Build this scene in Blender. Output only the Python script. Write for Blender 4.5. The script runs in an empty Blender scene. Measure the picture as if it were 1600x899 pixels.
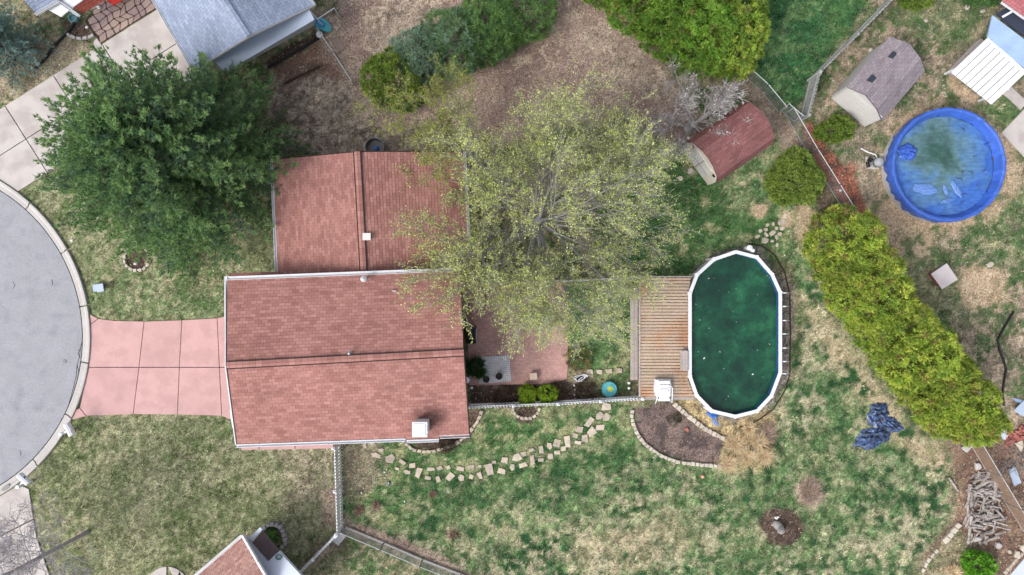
import bpy, math, random
import numpy as np
from mathutils import Vector, Matrix
random.seed(7); rng = np.random.default_rng(7)
R_ = math.radians
scene = bpy.context.scene
COL = scene.collection
# ------------------------------------------------------------------ camera, sky, sun, exposure
H = 36.0            # camera height above the lawn, metres
S = 31.25           # photograph pixels per metre on the ground
cam_d = bpy.data.cameras.new('camera'); cam = bpy.data.objects.new('camera', cam_d); COL.objects.link(cam)
cam.location = (0, 0, H); cam.rotation_euler = (0, 0, 0)
cam_d.sensor_width = 36.0; cam_d.lens = 18.0 * H / (800 / S); cam_d.clip_end = 2000; cam_d.clip_start = 0.5
scene.camera = cam
SUN_EL, SUN_AZ = 48.0, 236.0      # degrees; azimuth clockwise from north (+Y): the sun stands in the south-west
w = bpy.data.worlds.new('World'); scene.world = w; w.use_nodes = True
nt = w.node_tree; bg = nt.nodes['Background']
sky = nt.nodes.new('ShaderNodeTexSky'); sky.sky_type = 'NISHITA'; sky.sun_disc = False
sky.sun_elevation = R_(SUN_EL); sky.sun_rotation = R_(SUN_AZ); sky.dust_density = 4.0
hs = nt.nodes.new('ShaderNodeHueSaturation'); hs.inputs['Saturation'].default_value = 0.38
nt.links.new(sky.outputs[0], hs.inputs['Color']); nt.links.new(hs.outputs[0], bg.inputs['Color'])
bg.inputs['Strength'].default_value = 0.15
sd = bpy.data.lights.new('sun', 'SUN'); sd.energy = 1.0; sd.angle = R_(20); sd.color = (1.0, 0.95, 0.88)
sun = bpy.data.objects.new('sun', sd); COL.objects.link(sun); sun.location = (-20, 0, 40)
az = R_(SUN_AZ); el = R_(SUN_EL)
to_sun = Vector((math.sin(az) * math.cos(el), math.cos(az) * math.cos(el), math.sin(el)))
sun.rotation_euler = to_sun.to_track_quat('Z', 'Y').to_euler()
vs = scene.view_settings; vs.view_transform = 'Standard'; vs.look = 'None'; vs.gamma = 1.0; vs.use_curve_mapping = False
vs.exposure = 0.86
scene.cycles.max_bounces = 5; scene.cycles.transparent_max_bounces = 6

# ------------------------------------------------------------------ helpers
def P(px, py, z=0.0):
    k = (H - z) / H
    return Vector(((px - 800) / S * k, (449.5 - py) / S * k, z))
def lin(c):
    return tuple(((v / 255) / 12.92 if v / 255 <= 0.04045 else ((v / 255 + 0.055) / 1.055) ** 2.4) for v in c)
ALB = 0.72
def alb(r, g, b):
    return tuple(v * ALB for v in lin((r, g, b)))

class MB:
    def __init__(s): s.v = []; s.f = []; s.uv = []
    def add(s, vs_, fs, uvs=None):
        n = len(s.v); s.v += [tuple(v) for v in vs_]
        for i, f in enumerate(fs):
            s.f.append(tuple(n + j for j in f)); s.uv.append(uvs[i] if uvs else None)
        return s
    def hexa(s, b, t):      # bottom four, top four, counter-clockwise
        return s.add(list(b) + list(t), [(3, 2, 1, 0), (4, 5, 6, 7), (0, 1, 5, 4), (1, 2, 6, 5), (2, 3, 7, 6), (3, 0, 4, 7)])
    def box(s, c, sx, sy, sz, rz=0.0, taper=1.0):     # c = centre of the base
        c = Vector(c); m = Matrix.Rotation(rz, 3, 'Z')
        b = [c + m @ Vector((x * sx / 2, y * sy / 2, 0)) for x, y in ((-1, -1), (1, -1), (1, 1), (-1, 1))]
        t = [c + m @ Vector((x * sx / 2 * taper, y * sy / 2 * taper, sz)) for x, y in ((-1, -1), (1, -1), (1, 1), (-1, 1))]
        return s.hexa(b, t)
    def beam(s, a, b, wd, ht):      # a box along a-b, its underside on a-b
        a = Vector(a); b = Vector(b); d = (b - a); sd_ = Vector((-d.y, d.x, 0))
        sd_ = sd_.normalized() * wd / 2 if sd_.length > 1e-6 else Vector((wd / 2, 0, 0))
        u = Vector((0, 0, ht)) if abs(d.normalized().z) < .9 else Vector((0, ht, 0))
        return s.hexa([a - sd_, b - sd_, b + sd_, a + sd_], [a - sd_ + u, b - sd_ + u, b + sd_ + u, a + sd_ + u])
    def prism(s, poly, z0, z1, ch=0.0):
        pts = [Vector((p[0], p[1], 0)) for p in poly]
        area = sum(pts[i].x * pts[(i + 1) % len(pts)].y - pts[(i + 1) % len(pts)].x * pts[i].y for i in range(len(pts)))
        if area < 0: pts.reverse()
        n = len(pts); c = sum(pts, Vector()) / n
        rings = [(z0, 0.0), (z1 - ch, 0.0)] + ([(z1, ch)] if ch else [])
        vs_ = []
        for z, ins in rings:
            for p in pts:
                q = p + (c - p).normalized() * ins if ins else p
                vs_.append((q.x, q.y, z))
        fs = [tuple(range(n))[::-1]]
        for k in range(len(rings) - 1):
            for i in range(n):
                j = (i + 1) % n
                fs.append((k * n + i, k * n + j, (k + 1) * n + j, (k + 1) * n + i))
        k = len(rings) - 1
        fs.append(tuple(k * n + i for i in range(n)))
        return s.add(vs_, fs)
    def sheet(s, poly, z):
        pts = [(p[0], p[1], z) for p in poly]
        area = sum(pts[i][0] * pts[(i + 1) % len(pts)][1] - pts[(i + 1) % len(pts)][0] * pts[i][1] for i in range(len(pts)))
        if area < 0: pts.reverse()
        return s.add(pts, [tuple(range(len(pts)))])
    def tube(s, pts, r, n=6, cap=True):
        pts = [Vector(p) for p in pts]; m = len(pts)
        rs = r if isinstance(r, (list, tuple)) else [r] * m
        vs_ = []
        for i, p in enumerate(pts):
            d = (pts[min(i + 1, m - 1)] - pts[max(i - 1, 0)]).normalized()
            a = d.cross(Vector((0, 0, 1)) if abs(d.z) < .9 else Vector((1, 0, 0))).normalized(); b = d.cross(a)
            for k in range(n):
                t = 2 * math.pi * k / n
                vs_.append(p + (a * math.cos(t) + b * math.sin(t)) * rs[i])
        fs = []
        for i in range(m - 1):
            for k in range(n):
                j = (k + 1) % n
                fs.append((i * n + k, (i + 1) * n + k, (i + 1) * n + j, i * n + j))
        if cap:
            fs.append(tuple(range(n))); fs.append(tuple((m - 1) * n + k for k in range(n))[::-1])
        return s.add(vs_, fs)
    def lathe(s, c, prof, n=20, sx=1.0, sy=1.0, rz=0.0, jit=0.0):
        c = Vector(c); vs_ = []; m = len(prof)
        for r, z in prof:
            for k in range(n):
                t = 2 * math.pi * k / n
                x, y = r * math.cos(t) * sx, r * math.sin(t) * sy
                if jit: x *= 1 + random.uniform(-jit, jit); y *= 1 + random.uniform(-jit, jit)
                vs_.append((c.x + x * math.cos(rz) - y * math.sin(rz), c.y + x * math.sin(rz) + y * math.cos(rz), c.z + z))
        fs = []
        for i in range(m - 1):
            for k in range(n):
                j = (k + 1) % n
                fs.append((i * n + k, i * n + j, (i + 1) * n + j, (i + 1) * n + k))
        if prof[0][0] > 1e-4: fs.append(tuple(range(n))[::-1])
        if prof[-1][0] > 1e-4: fs.append(tuple((m - 1) * n + k for k in range(n)))
        return s.add(vs_, fs)
    def ball(s, c, rx, ry, rz_, n=12, rot=0.0, jit=0.0):
        prof = [(math.sin(math.pi * i / 8), -math.cos(math.pi * i / 8) * rz_) for i in range(9)]
        prof[0] = (0.001, -rz_); prof[-1] = (0.001, rz_)
        return s.lathe(c, prof, n, rx, ry, rot, jit)

WL = {}
def _tags(o, label, cat, group, kind):
    if label: o['label'] = label
    if cat: o['category'] = cat
    if group: o['group'] = group
    if kind: o['kind'] = kind
def thing(name, label, cat, loc, group=None, kind=None):
    o = bpy.data.objects.new(name, None); COL.objects.link(o); o.location = loc; o.empty_display_size = .2
    WL[o.name] = Vector(loc); _tags(o, label, cat, group, kind); return o
def place(o, c, parent):
    WL[o.name] = Vector(c)
    if parent is not None:
        o.parent = parent; o.location = Vector(c) - WL[parent.name]
    else: o.location = c
def make_mesh(name, mb, mat, smooth=False, origin=None):
    c = origin
    if c is None:
        a = np.array(mb.v); lo = a.min(0); hi = a.max(0)
        c = Vector(((lo[0] + hi[0]) / 2, (lo[1] + hi[1]) / 2, lo[2]))
    me = bpy.data.meshes.new(name)
    me.from_pydata([(v[0] - c[0], v[1] - c[1], v[2] - c[2]) for v in mb.v], [], mb.f)
    if any(u is not None for u in mb.uv):
        ul = me.uv_layers.new(name='UVMap'); k = 0
        for f, u in zip(mb.f, mb.uv):
            for j in range(len(f)):
                ul.data[k].uv = u[j] if u else (0, 0); k += 1
    if smooth: me.polygons.foreach_set('use_smooth', [True] * len(me.polygons))
    me.materials.append(mat); me.update()
    return me, Vector(c)
def obj(name, mb, mat, parent=None, label=None, cat=None, group=None, kind=None, smooth=False):
    me, c = make_mesh(name, mb, mat, smooth)
    o = bpy.data.objects.new(name, me); COL.objects.link(o); place(o, c, parent); _tags(o, label, cat, group, kind)
    return o
def inst(name, me, loc, parent=None, rz=0.0, sc=(1, 1, 1), label=None, cat=None, group=None, rx=0.0, ry=0.0):
    o = bpy.data.objects.new(name, me); COL.objects.link(o); place(o, loc, parent)
    o.rotation_euler = (rx, ry, rz); o.scale = sc; _tags(o, label, cat, group, None); return o
def np_mesh(name, V, F, mat, C=None, parent=None, **kw):
    V = np.asarray(V, np.float32); F = np.asarray(F, np.int32); k = F.shape[1]
    lo = V.min(0); hi = V.max(0); c = np.array([(lo[0] + hi[0]) / 2, (lo[1] + hi[1]) / 2, lo[2]], np.float32)
    me = bpy.data.meshes.new(name)
    me.vertices.add(len(V)); me.vertices.foreach_set('co', (V - c).ravel())
    me.loops.add(F.size); me.loops.foreach_set('vertex_index', F.ravel())
    me.polygons.add(len(F)); me.polygons.foreach_set('loop_start', np.arange(0, F.size, k, dtype=np.int32))
    me.update(calc_edges=True)
    if C is not None:
        at = me.attributes.new('Col', 'FLOAT_COLOR', 'POINT')
        a4 = np.ones((len(V), 4), np.float32); a4[:, :3] = C; at.data.foreach_set('color', a4.ravel())
    me.materials.append(mat)
    o = bpy.data.objects.new(name, me); COL.objects.link(o); place(o, Vector(c.tolist()), parent)
    _tags(o, kw.get('label'), kw.get('cat'), kw.get('group'), kw.get('kind')); return o

# ------------------------------------------------------------------ materials
def _new(name):
    m = bpy.data.materials.new(name); m.use_nodes = True
    n = m.node_tree.nodes; return m, m.node_tree, n['Principled BSDF']
def N(t, kind, **inp):
    n = t.nodes.new(kind)
    for k, v in inp.items():
        if k in n.inputs: n.inputs[k].default_value = v
        else: setattr(n, k, v)
    return n
def mulcol(t, col_sock, fac_sock):
    m = t.nodes.new('ShaderNodeVectorMath'); m.operation = 'SCALE'
    if isinstance(col_sock, tuple): m.inputs[0].default_value = col_sock[:3]
    else: t.links.new(col_sock, m.inputs[0])
    t.links.new(fac_sock, m.inputs['Scale']); return m.outputs[0]
def vary(t, sock, coord, scale, amt, detail=4):
    n = N(t, 'ShaderNodeTexNoise', Scale=scale, Detail=detail); t.links.new(coord, n.inputs['Vector'])
    mr = N(t, 'ShaderNodeMapRange'); mr.inputs[1].default_value = .25; mr.inputs[2].default_value = .75
    mr.inputs[3].default_value = 1 - amt; mr.inputs[4].default_value = 1 + amt
    t.links.new(n.outputs[0], mr.inputs[0]); return mulcol(t, sock, mr.outputs[0]), n.outputs[0]
def bump(t, b, h, strength, dist=0.02):
    n = N(t, 'ShaderNodeBump', Strength=strength, Distance=dist)
    t.links.new(h, n.inputs['Height']); t.links.new(n.outputs[0], b.inputs['Normal'])
def mat(name, c, rough=.85, big=.10, fine=.12, bigs=.6, fines=14., rnd=0.0, bmp=.25, metal=0.0, spec=.3, c2=None, c2s=1.0, c2lo=.45, c2hi=.6):
    m, t, b = _new(name); g = N(t, 'ShaderNodeNewGeometry').outputs['Position']
    s = alb(*c)
    if c2:
        n = N(t, 'ShaderNodeTexNoise', Scale=c2s, Detail=5.0); t.links.new(g, n.inputs['Vector'])
        mr = N(t, 'ShaderNodeMapRange'); mr.inputs[1].default_value = c2lo; mr.inputs[2].default_value = c2hi
        t.links.new(n.outputs[0], mr.inputs[0])
        mx = N(t, 'ShaderNodeMix'); mx.data_type = 'RGBA'
        mx.inputs[6].default_value = s + (1,); mx.inputs[7].default_value = alb(*c2) + (1,)
        t.links.new(mr.outputs[0], mx.inputs[0]); s = mx.outputs[2]
    s, _ = vary(t, s, g, bigs, big)
    s, h = vary(t, s, g, fines, fine)
    if rnd:
        oi = N(t, 'ShaderNodeObjectInfo'); mr = N(t, 'ShaderNodeMapRange'); mr.inputs[3].default_value = 1 - rnd; mr.inputs[4].default_value = 1 + rnd
        t.links.new(oi.outputs['Random'], mr.inputs[0]); s = mulcol(t, s, mr.outputs[0])
    t.links.new(s, b.inputs['Base Color'])
    b.inputs['Roughness'].default_value = rough; b.inputs['Metallic'].default_value = metal; b.inputs['Specular IOR Level'].default_value = spec
    if bmp: bump(t, b, h, bmp)
    return m
def shingle_mat(name, c1, c2, mortar, bw=.30, rh=.145, blot=.14, stain=None, stain_r=1.0):
    m, t, b = _new(name); uv = N(t, 'ShaderNodeTexCoord').outputs['UV']; g = N(t, 'ShaderNodeNewGeometry').outputs['Position']
    br = N(t, 'ShaderNodeTexBrick', Scale=1.0); br.offset = .5; br.inputs['Brick Width'].default_value = bw; br.inputs['Row Height'].default_value = rh
    br.inputs['Mortar Size'].default_value = .009; br.inputs['Mortar Smooth'].default_value = .3; br.inputs['Bias'].default_value = 0.0
    br.inputs['Color1'].default_value = alb(*c1) + (1,); br.inputs['Color2'].default_value = alb(*c2) + (1,); br.inputs['Mortar'].default_value = alb(*mortar) + (1,)
    t.links.new(uv, br.inputs['Vector'])
    s, _ = vary(t, br.outputs['Color'], g, .5, blot)
    mp = N(t, 'ShaderNodeMapping'); mp.inputs['Scale'].default_value = (1.2, 7.0, 1); t.links.new(uv, mp.inputs['Vector'])
    s, _ = vary(t, s, mp.outputs[0], 1.0, .13, 3)
    s, h = vary(t, s, g, 25.0, .14)
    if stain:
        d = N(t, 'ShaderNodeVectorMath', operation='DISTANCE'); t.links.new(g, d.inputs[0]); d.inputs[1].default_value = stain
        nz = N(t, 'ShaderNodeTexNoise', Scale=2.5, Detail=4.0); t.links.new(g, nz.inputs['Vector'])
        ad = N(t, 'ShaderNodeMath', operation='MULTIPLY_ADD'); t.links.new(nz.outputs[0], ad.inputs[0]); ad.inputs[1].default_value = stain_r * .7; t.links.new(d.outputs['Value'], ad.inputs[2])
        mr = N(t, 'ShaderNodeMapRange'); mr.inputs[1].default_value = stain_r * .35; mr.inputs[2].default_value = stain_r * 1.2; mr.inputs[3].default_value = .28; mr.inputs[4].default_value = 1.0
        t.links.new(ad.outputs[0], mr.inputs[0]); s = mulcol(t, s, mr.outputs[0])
    t.links.new(s, b.inputs['Base Color']); b.inputs['Roughness'].default_value = .92; b.inputs['Specular IOR Level'].default_value = .15
    bump(t, b, h, .3, .01); return m
def brick_mat(name, c1, c2, mortar, bw, rh, rz=0.0, offs=.5, blot=.25, ms=.01):
    m, t, b = _new(name); g = N(t, 'ShaderNodeNewGeometry').outputs['Position']
    mp = N(t, 'ShaderNodeMapping'); mp.inputs['Rotation'].default_value = (0, 0, rz); t.links.new(g, mp.inputs['Vector'])
    br = N(t, 'ShaderNodeTexBrick', Scale=1.0); br.offset = offs; br.inputs['Brick Width'].default_value = bw; br.inputs['Row Height'].default_value = rh
    br.inputs['Mortar Size'].default_value = ms; br.inputs['Color1'].default_value = alb(*c1) + (1,); br.inputs['Color2'].default_value = alb(*c2) + (1,); br.inputs['Mortar'].default_value = alb(*mortar) + (1,)
    t.links.new(mp.outputs[0], br.inputs['Vector'])
    s, _ = vary(t, br.outputs['Color'], g, .55, blot); s, h = vary(t, s, g, 9.0, .18)
    t.links.new(s, b.inputs['Base Color']); b.inputs['Roughness'].default_value = .9; bump(t, b, br.outputs['Fac'], -.4, .01); return m
def leaf_mat(name, trans=.35, rough=.6):
    m = bpy.data.materials.new(name); m.use_nodes = True; t = m.node_tree; b = t.nodes['Principled BSDF']; out = t.nodes['Material Output']
    a = N(t, 'ShaderNodeAttribute', attribute_name='Col')
    t.links.new(a.outputs['Color'], b.inputs['Base Color']); b.inputs['Roughness'].default_value = rough; b.inputs['Specular IOR Level'].default_value = .2
    tr = N(t, 'ShaderNodeBsdfTranslucent'); t.links.new(a.outputs['Color'], tr.inputs['Color'])
    mx = N(t, 'ShaderNodeMixShader'); mx.inputs[0].default_value = trans
    t.links.new(b.outputs[0], mx.inputs[1]); t.links.new(tr.outputs[0], mx.inputs[2]); t.links.new(mx.outputs[0], out.inputs['Surface']); return m

M = {}
M['leaf'] = leaf_mat('leaf'); M['litter'] = leaf_mat('litter', .05, .9); M['blade'] = leaf_mat('blade', .2, .8)
M['white'] = mat('white_vinyl', (236, 238, 244), .45, .04, .05)
M['gutter'] = mat('white_gutter', (228, 230, 236), .5, .08, .06, 1.2)
M['dark'] = mat('dark_trim', (38, 34, 34), .8)
M['black'] = mat('black_plastic', (28, 29, 34), .5)
M['soil'] = mat('dark_soil', (70, 60, 54), .95, .2, .3)
M['concrete'] = mat('pale_concrete', (206, 199, 196), .9, .07, .07, .8, 20, .03, c2=(188, 179, 176), c2s=.9)
M['kerb'] = mat('kerb_concrete', (196, 192, 190), .9, .08, .10, 1.0, 18, .04)
M['pink'] = mat('pink_concrete', (212, 172, 170), .9, .035, .09, 1.1, 16, .045, c2=(202, 163, 161), c2s=1.3)
M['street'] = mat('street_surface', (164, 165, 173), .9, .07, .13, 1.2, 12, c2=(148, 150, 160), c2s=1.6, c2lo=.5, c2hi=.75, bmp=.2)
M['stone'] = mat('tan_stone', (204, 190, 172), .9, .08, .12, 2, 16, .16, c2=(178, 168, 156), c2s=4)
M['bstone'] = mat('border_stone', (198, 188, 176), .9, .08, .12, 2, 16, .16)
M['flag'] = mat('flagstone', (178, 156, 146), .9, .14, .12, .9, 14, .12, c2=(150, 130, 130), c2s=.9)
M['plank'] = mat('weathered_deck_board', (194, 171, 152), .85, .10, .14, .9, 9, .09, c2=(190, 144, 112), c2s=.55, c2lo=.48, c2hi=.62)
M['greywood'] = mat('grey_wood', (178, 168, 164), .9, .1, .16, 1.5, 12, .08)
M['fencewood'] = mat('silver_fence_wood', (158, 160, 160), .9, .1, .16, 1.5, 12, .12)
M['timber'] = mat('dark_timber', (72, 58, 52), .9, .15, .2, 1.5, 12, .08)
M['log'] = mat('grey_firewood', (176, 168, 164), .9, .12, .2, 4, 20, .22, c2=(140, 130, 126), c2s=6)
M['bark'] = mat('grey_bark', (138, 134, 132), .95, .15, .25, 2, 18)
M['darkbark'] = mat('brown_bark', (92, 80, 74), .95, .15, .25, 2, 18)
M['metal'] = mat('galvanised_metal', (190, 194, 198), .4, .05, .05, metal=.3)
M['wire'] = mat('chain_link_wire', (132, 132, 132), .5, .05, .05)
M['rust'] = mat('rusty_wire', (150, 126, 108), .7, .15, .15)
M['brickwall'] = brick_mat('house_brick', (150, 92, 82), (132, 78, 70), (170, 160, 150), .22, .075)
M['siding'] = mat('pale_siding', (224, 222, 220), .7, .04, .05, 1, 8)
M['glass'] = mat('window_glass', (52, 60, 70), .08, .05, .02, bmp=0, spec=.5)
M['terracotta'] = mat('terracotta', (176, 110, 92), .8)
M['red'] = mat('red_paint', (214, 52, 40), .5)
M['teal'] = mat('teal_plastic', (92, 176, 190), .4, .2, .1, 3)
M['blue'] = mat('blue_plastic', (70, 120, 200), .45, .15, .1, 3)
M['palemetal'] = mat('pale_awning_metal', (186, 200, 222), .35, .06, .04, .7)
M['whitemetal'] = mat('white_awning_metal', (238, 241, 246), .35, .05, .05, 1.1)
M['bluemetal'] = mat('blue_grey_roof', (146, 172, 208), .6, .12, .08, 1.4, 14)
M['membrane'] = mat('white_roof_membrane', (212, 220, 236), .7, .05, .04, .9)
SH = {}
SH['red'] = None
SH['grey'] = shingle_mat('grey_shingle', (166, 178, 202), (146, 158, 184), (112, 120, 140))
SH['shed'] = shingle_mat('shed_shingle', (158, 148, 154), (140, 130, 138), (104, 98, 106), .25)
SH['barn'] = shingle_mat('barn_shingle', (150, 104, 102), (130, 88, 88), (100, 70, 72), blot=.22)
SH['swred'] = shingle_mat('pink_shingle', (198, 160, 150), (166, 122, 114), (130, 96, 90), .22)
SH['brown'] = shingle_mat('brown_shingle', (128, 112, 112), (108, 94, 94), (80, 70, 72), .1, .06)
SH['nered'] = shingle_mat('rose_shingle', (178, 112, 118), (160, 98, 104), (120, 74, 80))
# ------------------------------------------------------------------ ground: one sheet with patchy lawn, soil, mulch and litter as vertex colour
def _hash(ix, iy, seed):
    h = (ix.astype(np.int64) * 374761393 + iy.astype(np.int64) * 668265263 + seed * 1442695041) & 0xffffffff
    h = ((h ^ (h >> 13)) * 1274126177) & 0xffffffff
    return ((h ^ (h >> 16)) & 0xffff) / 65535.0
def vnoise(x, y, seed):
    ix = np.floor(x); iy = np.floor(y); fx = x - ix; fy = y - iy
    fx = fx * fx * (3 - 2 * fx); fy = fy * fy * (3 - 2 * fy)
    a = _hash(ix, iy, seed); b = _hash(ix + 1, iy, seed); c = _hash(ix, iy + 1, seed); d = _hash(ix + 1, iy + 1, seed)
    return (a * (1 - fx) + b * fx) * (1 - fy) + (c * (1 - fx) + d * fx) * fy
def fbm(x, y, size, seed, octs=4):
    s = 0; a = 1; t = 0; f = 1 / size
    for o in range(octs):
        s = s + a * vnoise(x * f + 17.3 * o, y * f - 9.1 * o, seed + o); t += a; a *= .55; f *= 2.07
    return s / t
def sstep(a, b, x):
    t = np.clip((x - a) / (b - a), 0, 1); return t * t * (3 - 2 * t)
# grid lines in photograph pixels (fine inside the view, coarse to the horizon)
def lines(lo, hi, st):
    out = [-900, -420, -200, -110, -70]; out = [lo + v * 31.25 / 3 for v in out]
    far = [lo - 31.25 * d for d in (400, 150, 60, 25, 10, 4)]
    return np.array(far + list(np.arange(lo, hi + .1, st)) + [hi + 31.25 * d for d in (4, 10, 25, 60, 150, 400)])
gx = lines(-60, 1660, 3.6); gy = lines(-60, 960, 3.6)
GX, GY = np.meshgrid(gx, gy)
U = GX + 16 * (fbm(GX, GY, 40, 5) - .5) + 7 * (fbm(GX, GY, 9, 15) - .5); V_ = GY + 16 * (fbm(GX, GY, 40, 25) - .5) + 7 * (fbm(GX, GY, 9, 35) - .5)
GC = np.zeros(GX.shape + (3,)); GD = np.zeros(GX.shape); GL = np.zeros(GX.shape); GM = np.zeros(GX.shape)
def polydist(poly, X, Y):
    n = len(poly); d = np.full(X.shape, 1e18); ins = np.zeros(X.shape, bool)
    for i in range(n):
        (x0, y0), (x1, y1) = poly[i], poly[(i + 1) % n]
        ex, ey = x1 - x0, y1 - y0; l2 = ex * ex + ey * ey + 1e-9
        t = np.clip(((X - x0) * ex + (Y - y0) * ey) / l2, 0, 1)
        d = np.minimum(d, (X - x0 - t * ex) ** 2 + (Y - y0 - t * ey) ** 2)
        c = (y0 > Y) != (y1 > Y)
        ins ^= c & (X < ex * (Y - y0) / (ey + (1e-9 if ey >= 0 else -1e-9)) + x0)
    return np.where(ins, 1, -1) * np.sqrt(d)
PAL = {  # two main tones, a third as spots, sizes of the patches (px), threshold, grass, litter, mulch densities
 'front': ((158, 157, 126), (128, 135, 100), (108, 120, 82), 44, .50, 1.0, 0, 0),
 'lush':  ((98, 128, 82), (74, 108, 64), (156, 160, 120), 26, .50, 1.0, 0, 0),
 'spot':  ((186, 178, 148), (110, 136, 92), (52, 90, 54), 16, .47, 1.0, 0, 0),
 'green2':((130, 146, 104), (88, 120, 76), (174, 170, 136), 22, .5, 1.0, .05, 0),
 'deep':  ((66, 106, 66), (52, 92, 58), (100, 130, 84), 30, .5, 1.0, 0, 0),
 'leafy': ((170, 150, 138), (146, 126, 118), (192, 174, 154), 30, .5, .12, 1.0, 0),
 'tan':   ((186, 170, 152), (160, 146, 132), (128, 116, 106), 26, .5, .5, .25, 0),
 'mix':   ((166, 158, 130), (124, 126, 96), (88, 114, 72), 26, .5, .9, .2, 0),
 'dirtg': ((172, 156, 136), (142, 132, 114), (94, 112, 74), 24, .5, .5, .2, 0),
 'bare':  ((208, 184, 156), (190, 166, 140), (166, 148, 120), 18, .5, .12, .05, 0),
 'mulch': ((92, 78, 70), (72, 62, 56), (116, 100, 90), 12, .5, 0, .15, 1.0),
 'soil':  ((134, 116, 110), (112, 98, 94), (92, 82, 80), 24, .5, .03, .05, .15),
 'redm':  ((174, 112, 90), (150, 98, 82), (116, 86, 76), 14, .5, .05, .2, .6),
 'grav':  ((142, 136, 128), (110, 106, 100), (168, 160, 148), 5, .5, .05, .3, .4),
 'straw': ((204, 184, 142), (176, 156, 118), (140, 128, 100), 12, .5, .8, .4, 0),
 'brownd':((134, 108, 94), (108, 90, 80), (160, 138, 118), 22, .5, .05, .5, .3),
}
def zone(kind, poly, fe=6, seed=0, k=1.0):
    global GC, GD, GL, GM
    a, b, c, sz, th, gd, ld, md = PAL[kind]
    al = sstep(-fe, fe, polydist(poly, U, V_))[..., None] * k if poly is not None else np.ones(GX.shape + (1,))
    n1 = fbm(GX, GY, sz, 100 + seed * 7); n2 = fbm(GX, GY, sz * .8, 300 + seed * 5); n3 = fbm(GX, GY, sz * .25, 500 + seed)
    n4 = fbm(GX, GY, 7, 700 + seed, 2)
    t = sstep(th - .10, th + .10, n1 * .55 + n3 * .25 + n4 * .2)[..., None]; t2 = sstep(.52, .60, n2 * .52 + n3 * .26 + n4 * .22)[..., None]
    col = np.array(lin(a)) * (1 - t) + np.array(lin(b)) * t
    col = col * (1 - t2) + np.array(lin(c)) * t2
    col = col * np.exp(.95 * (vnoise(GX / 3.9, GY / 3.9, 77) - .5) + .3 * (vnoise(GX / 8.7 + 3, GY / 8.7, 78) - .5))[..., None] if gd > .3 else col
    GC = GC * (1 - al) + col * ALB * al; al = al[..., 0]
    GD = GD * (1 - al) + gd * al; GL = GL * (1 - al) + ld * al; GM = GM * (1 - al) + md * al
def ell(cx, cy, rx, ry=None, rot=0, n=16):
    ry = ry or rx; o = []
    for i in range(n):
        t = 2 * math.pi * i / n; x, y = rx * math.cos(t), ry * math.sin(t); r = R_(rot)
        o.append((cx + x * math.cos(r) - y * math.sin(r), cy + x * math.sin(r) + y * math.cos(r)))
    return o
zone('mix', None, 1, 1)
zone('front', [(-80, 270), (420, 200), (430, 440), (360, 500), (360, 650), (525, 690), (530, 830), (440, 960), (-80, 960)], 8, 2)
zone('green2', [(140, 400), (360, 420), (355, 500), (130, 500)], 14, 3, .7)
zone('leafy', [(-80, 60), (150, 60), (110, 120), (-80, 175)], 10, 4, .45)
zone('tan', [(415, 120), (560, 60), (620, 190), (730, 240), (425, 260)], 10, 5)
zone('leafy', [(520, -70), (960, -70), (1040, 110), (1110, 200), (1080, 250), (960, 170), (860, 300), (735, 300), (730, 190), (600, 200), (540, 120)], 10, 6)
zone('tan', [(560, 20), (690, -20), (680, 40), (590, 110)], 12, 7, .8)
zone('tan', [(930, 30), (1040, 120), (1060, 170), (1000, 150), (900, 60)], 8, 8, .7)
zone('mix', [(735, 240), (960, 180), (1080, 250), (1080, 440), (735, 440)], 16, 9)
zone('lush', [(930, 250), (1075, 230), (1230, 300), (1250, 400), (1090, 450), (940, 440)], 14, 10)
zone('lush', [(885, 440), (990, 440), (990, 600), (890, 575)], 5, 11)
zone('deep', [(1150, -80), (1420, -80), (1265, 130), (1235, 190), (1180, 120)], 7, 12)
zone('leafy', [(1140, 125), (1170, 118), (1260, 230), (1230, 260), (1205, 200)], 6, 13, .8)
zone('green2', [(1130, 250), (1215, 225), (1240, 330), (1130, 330)], 12, 14)
zone('dirtg', [(1400, -80), (1680, -80), (1680, 700), (1570, 690), (1480, 480), (1370, 390), (1270, 180)], 8, 15)
zone('lush', [(1390, 20), (1440, 60), (1520, 60), (1560, 20), (1500, -40), (1400, -20)], 22, 16, .55)
zone('lush', [(1500, 330), (1600, 280), (1660, 420), (1540, 420)], 25, 17, .6)
zone('lush', [(1535, 165), (1575, 140), (1600, 175), (1560, 210)], 4, 18, .9)
zone('lush', [(1380, 400), (1450, 350), (1500, 440), (1560, 500), (1500, 510)], 16, 19, .5)
zone('bare', ell(1480, 262, 112, 100), 14, 20, .85)
zone('bare', ell(1410, 355, 60, 40, 40), 14, 21, .8)
zone('bare', ell(1535, 448, 42, 38), 10, 22, .9)
zone('bare', [(1480, 125), (1495, 120), (1535, 150), (1520, 160), (1490, 145)], 3, 23)
zone('spot', [(535, 690), (1000, 640), (1260, 590), (1230, 330), (1290, 380), (1370, 600), (1490, 690), (1480, 820), (1380, 960), (500, 960), (530, 830)], 8, 24)
zone('lush', [(535, 640), (760, 640), (1000, 640), (1010, 700), (960, 770), (860, 830), (700, 850), (600, 830), (535, 800)], 20, 25)
zone('lush', [(990, 730), (1200, 720), (1330, 560), (1400, 640), (1420, 740), (1350, 840), (1180, 900), (1000, 800)], 34, 72, .55)
zone('green2', [(640, 770), (900, 740), (1010, 740), (960, 800), (760, 860), (600, 840)], 26, 26, .7)
zone('deep', [(640, 745), (820, 755), (960, 690), (1000, 740), (880, 800), (700, 790)], 16, 27, .6)
zone('lush', [(1180, 730), (1290, 640), (1340, 720), (1310, 860), (1150, 880)], 26, 28, .6)
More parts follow.
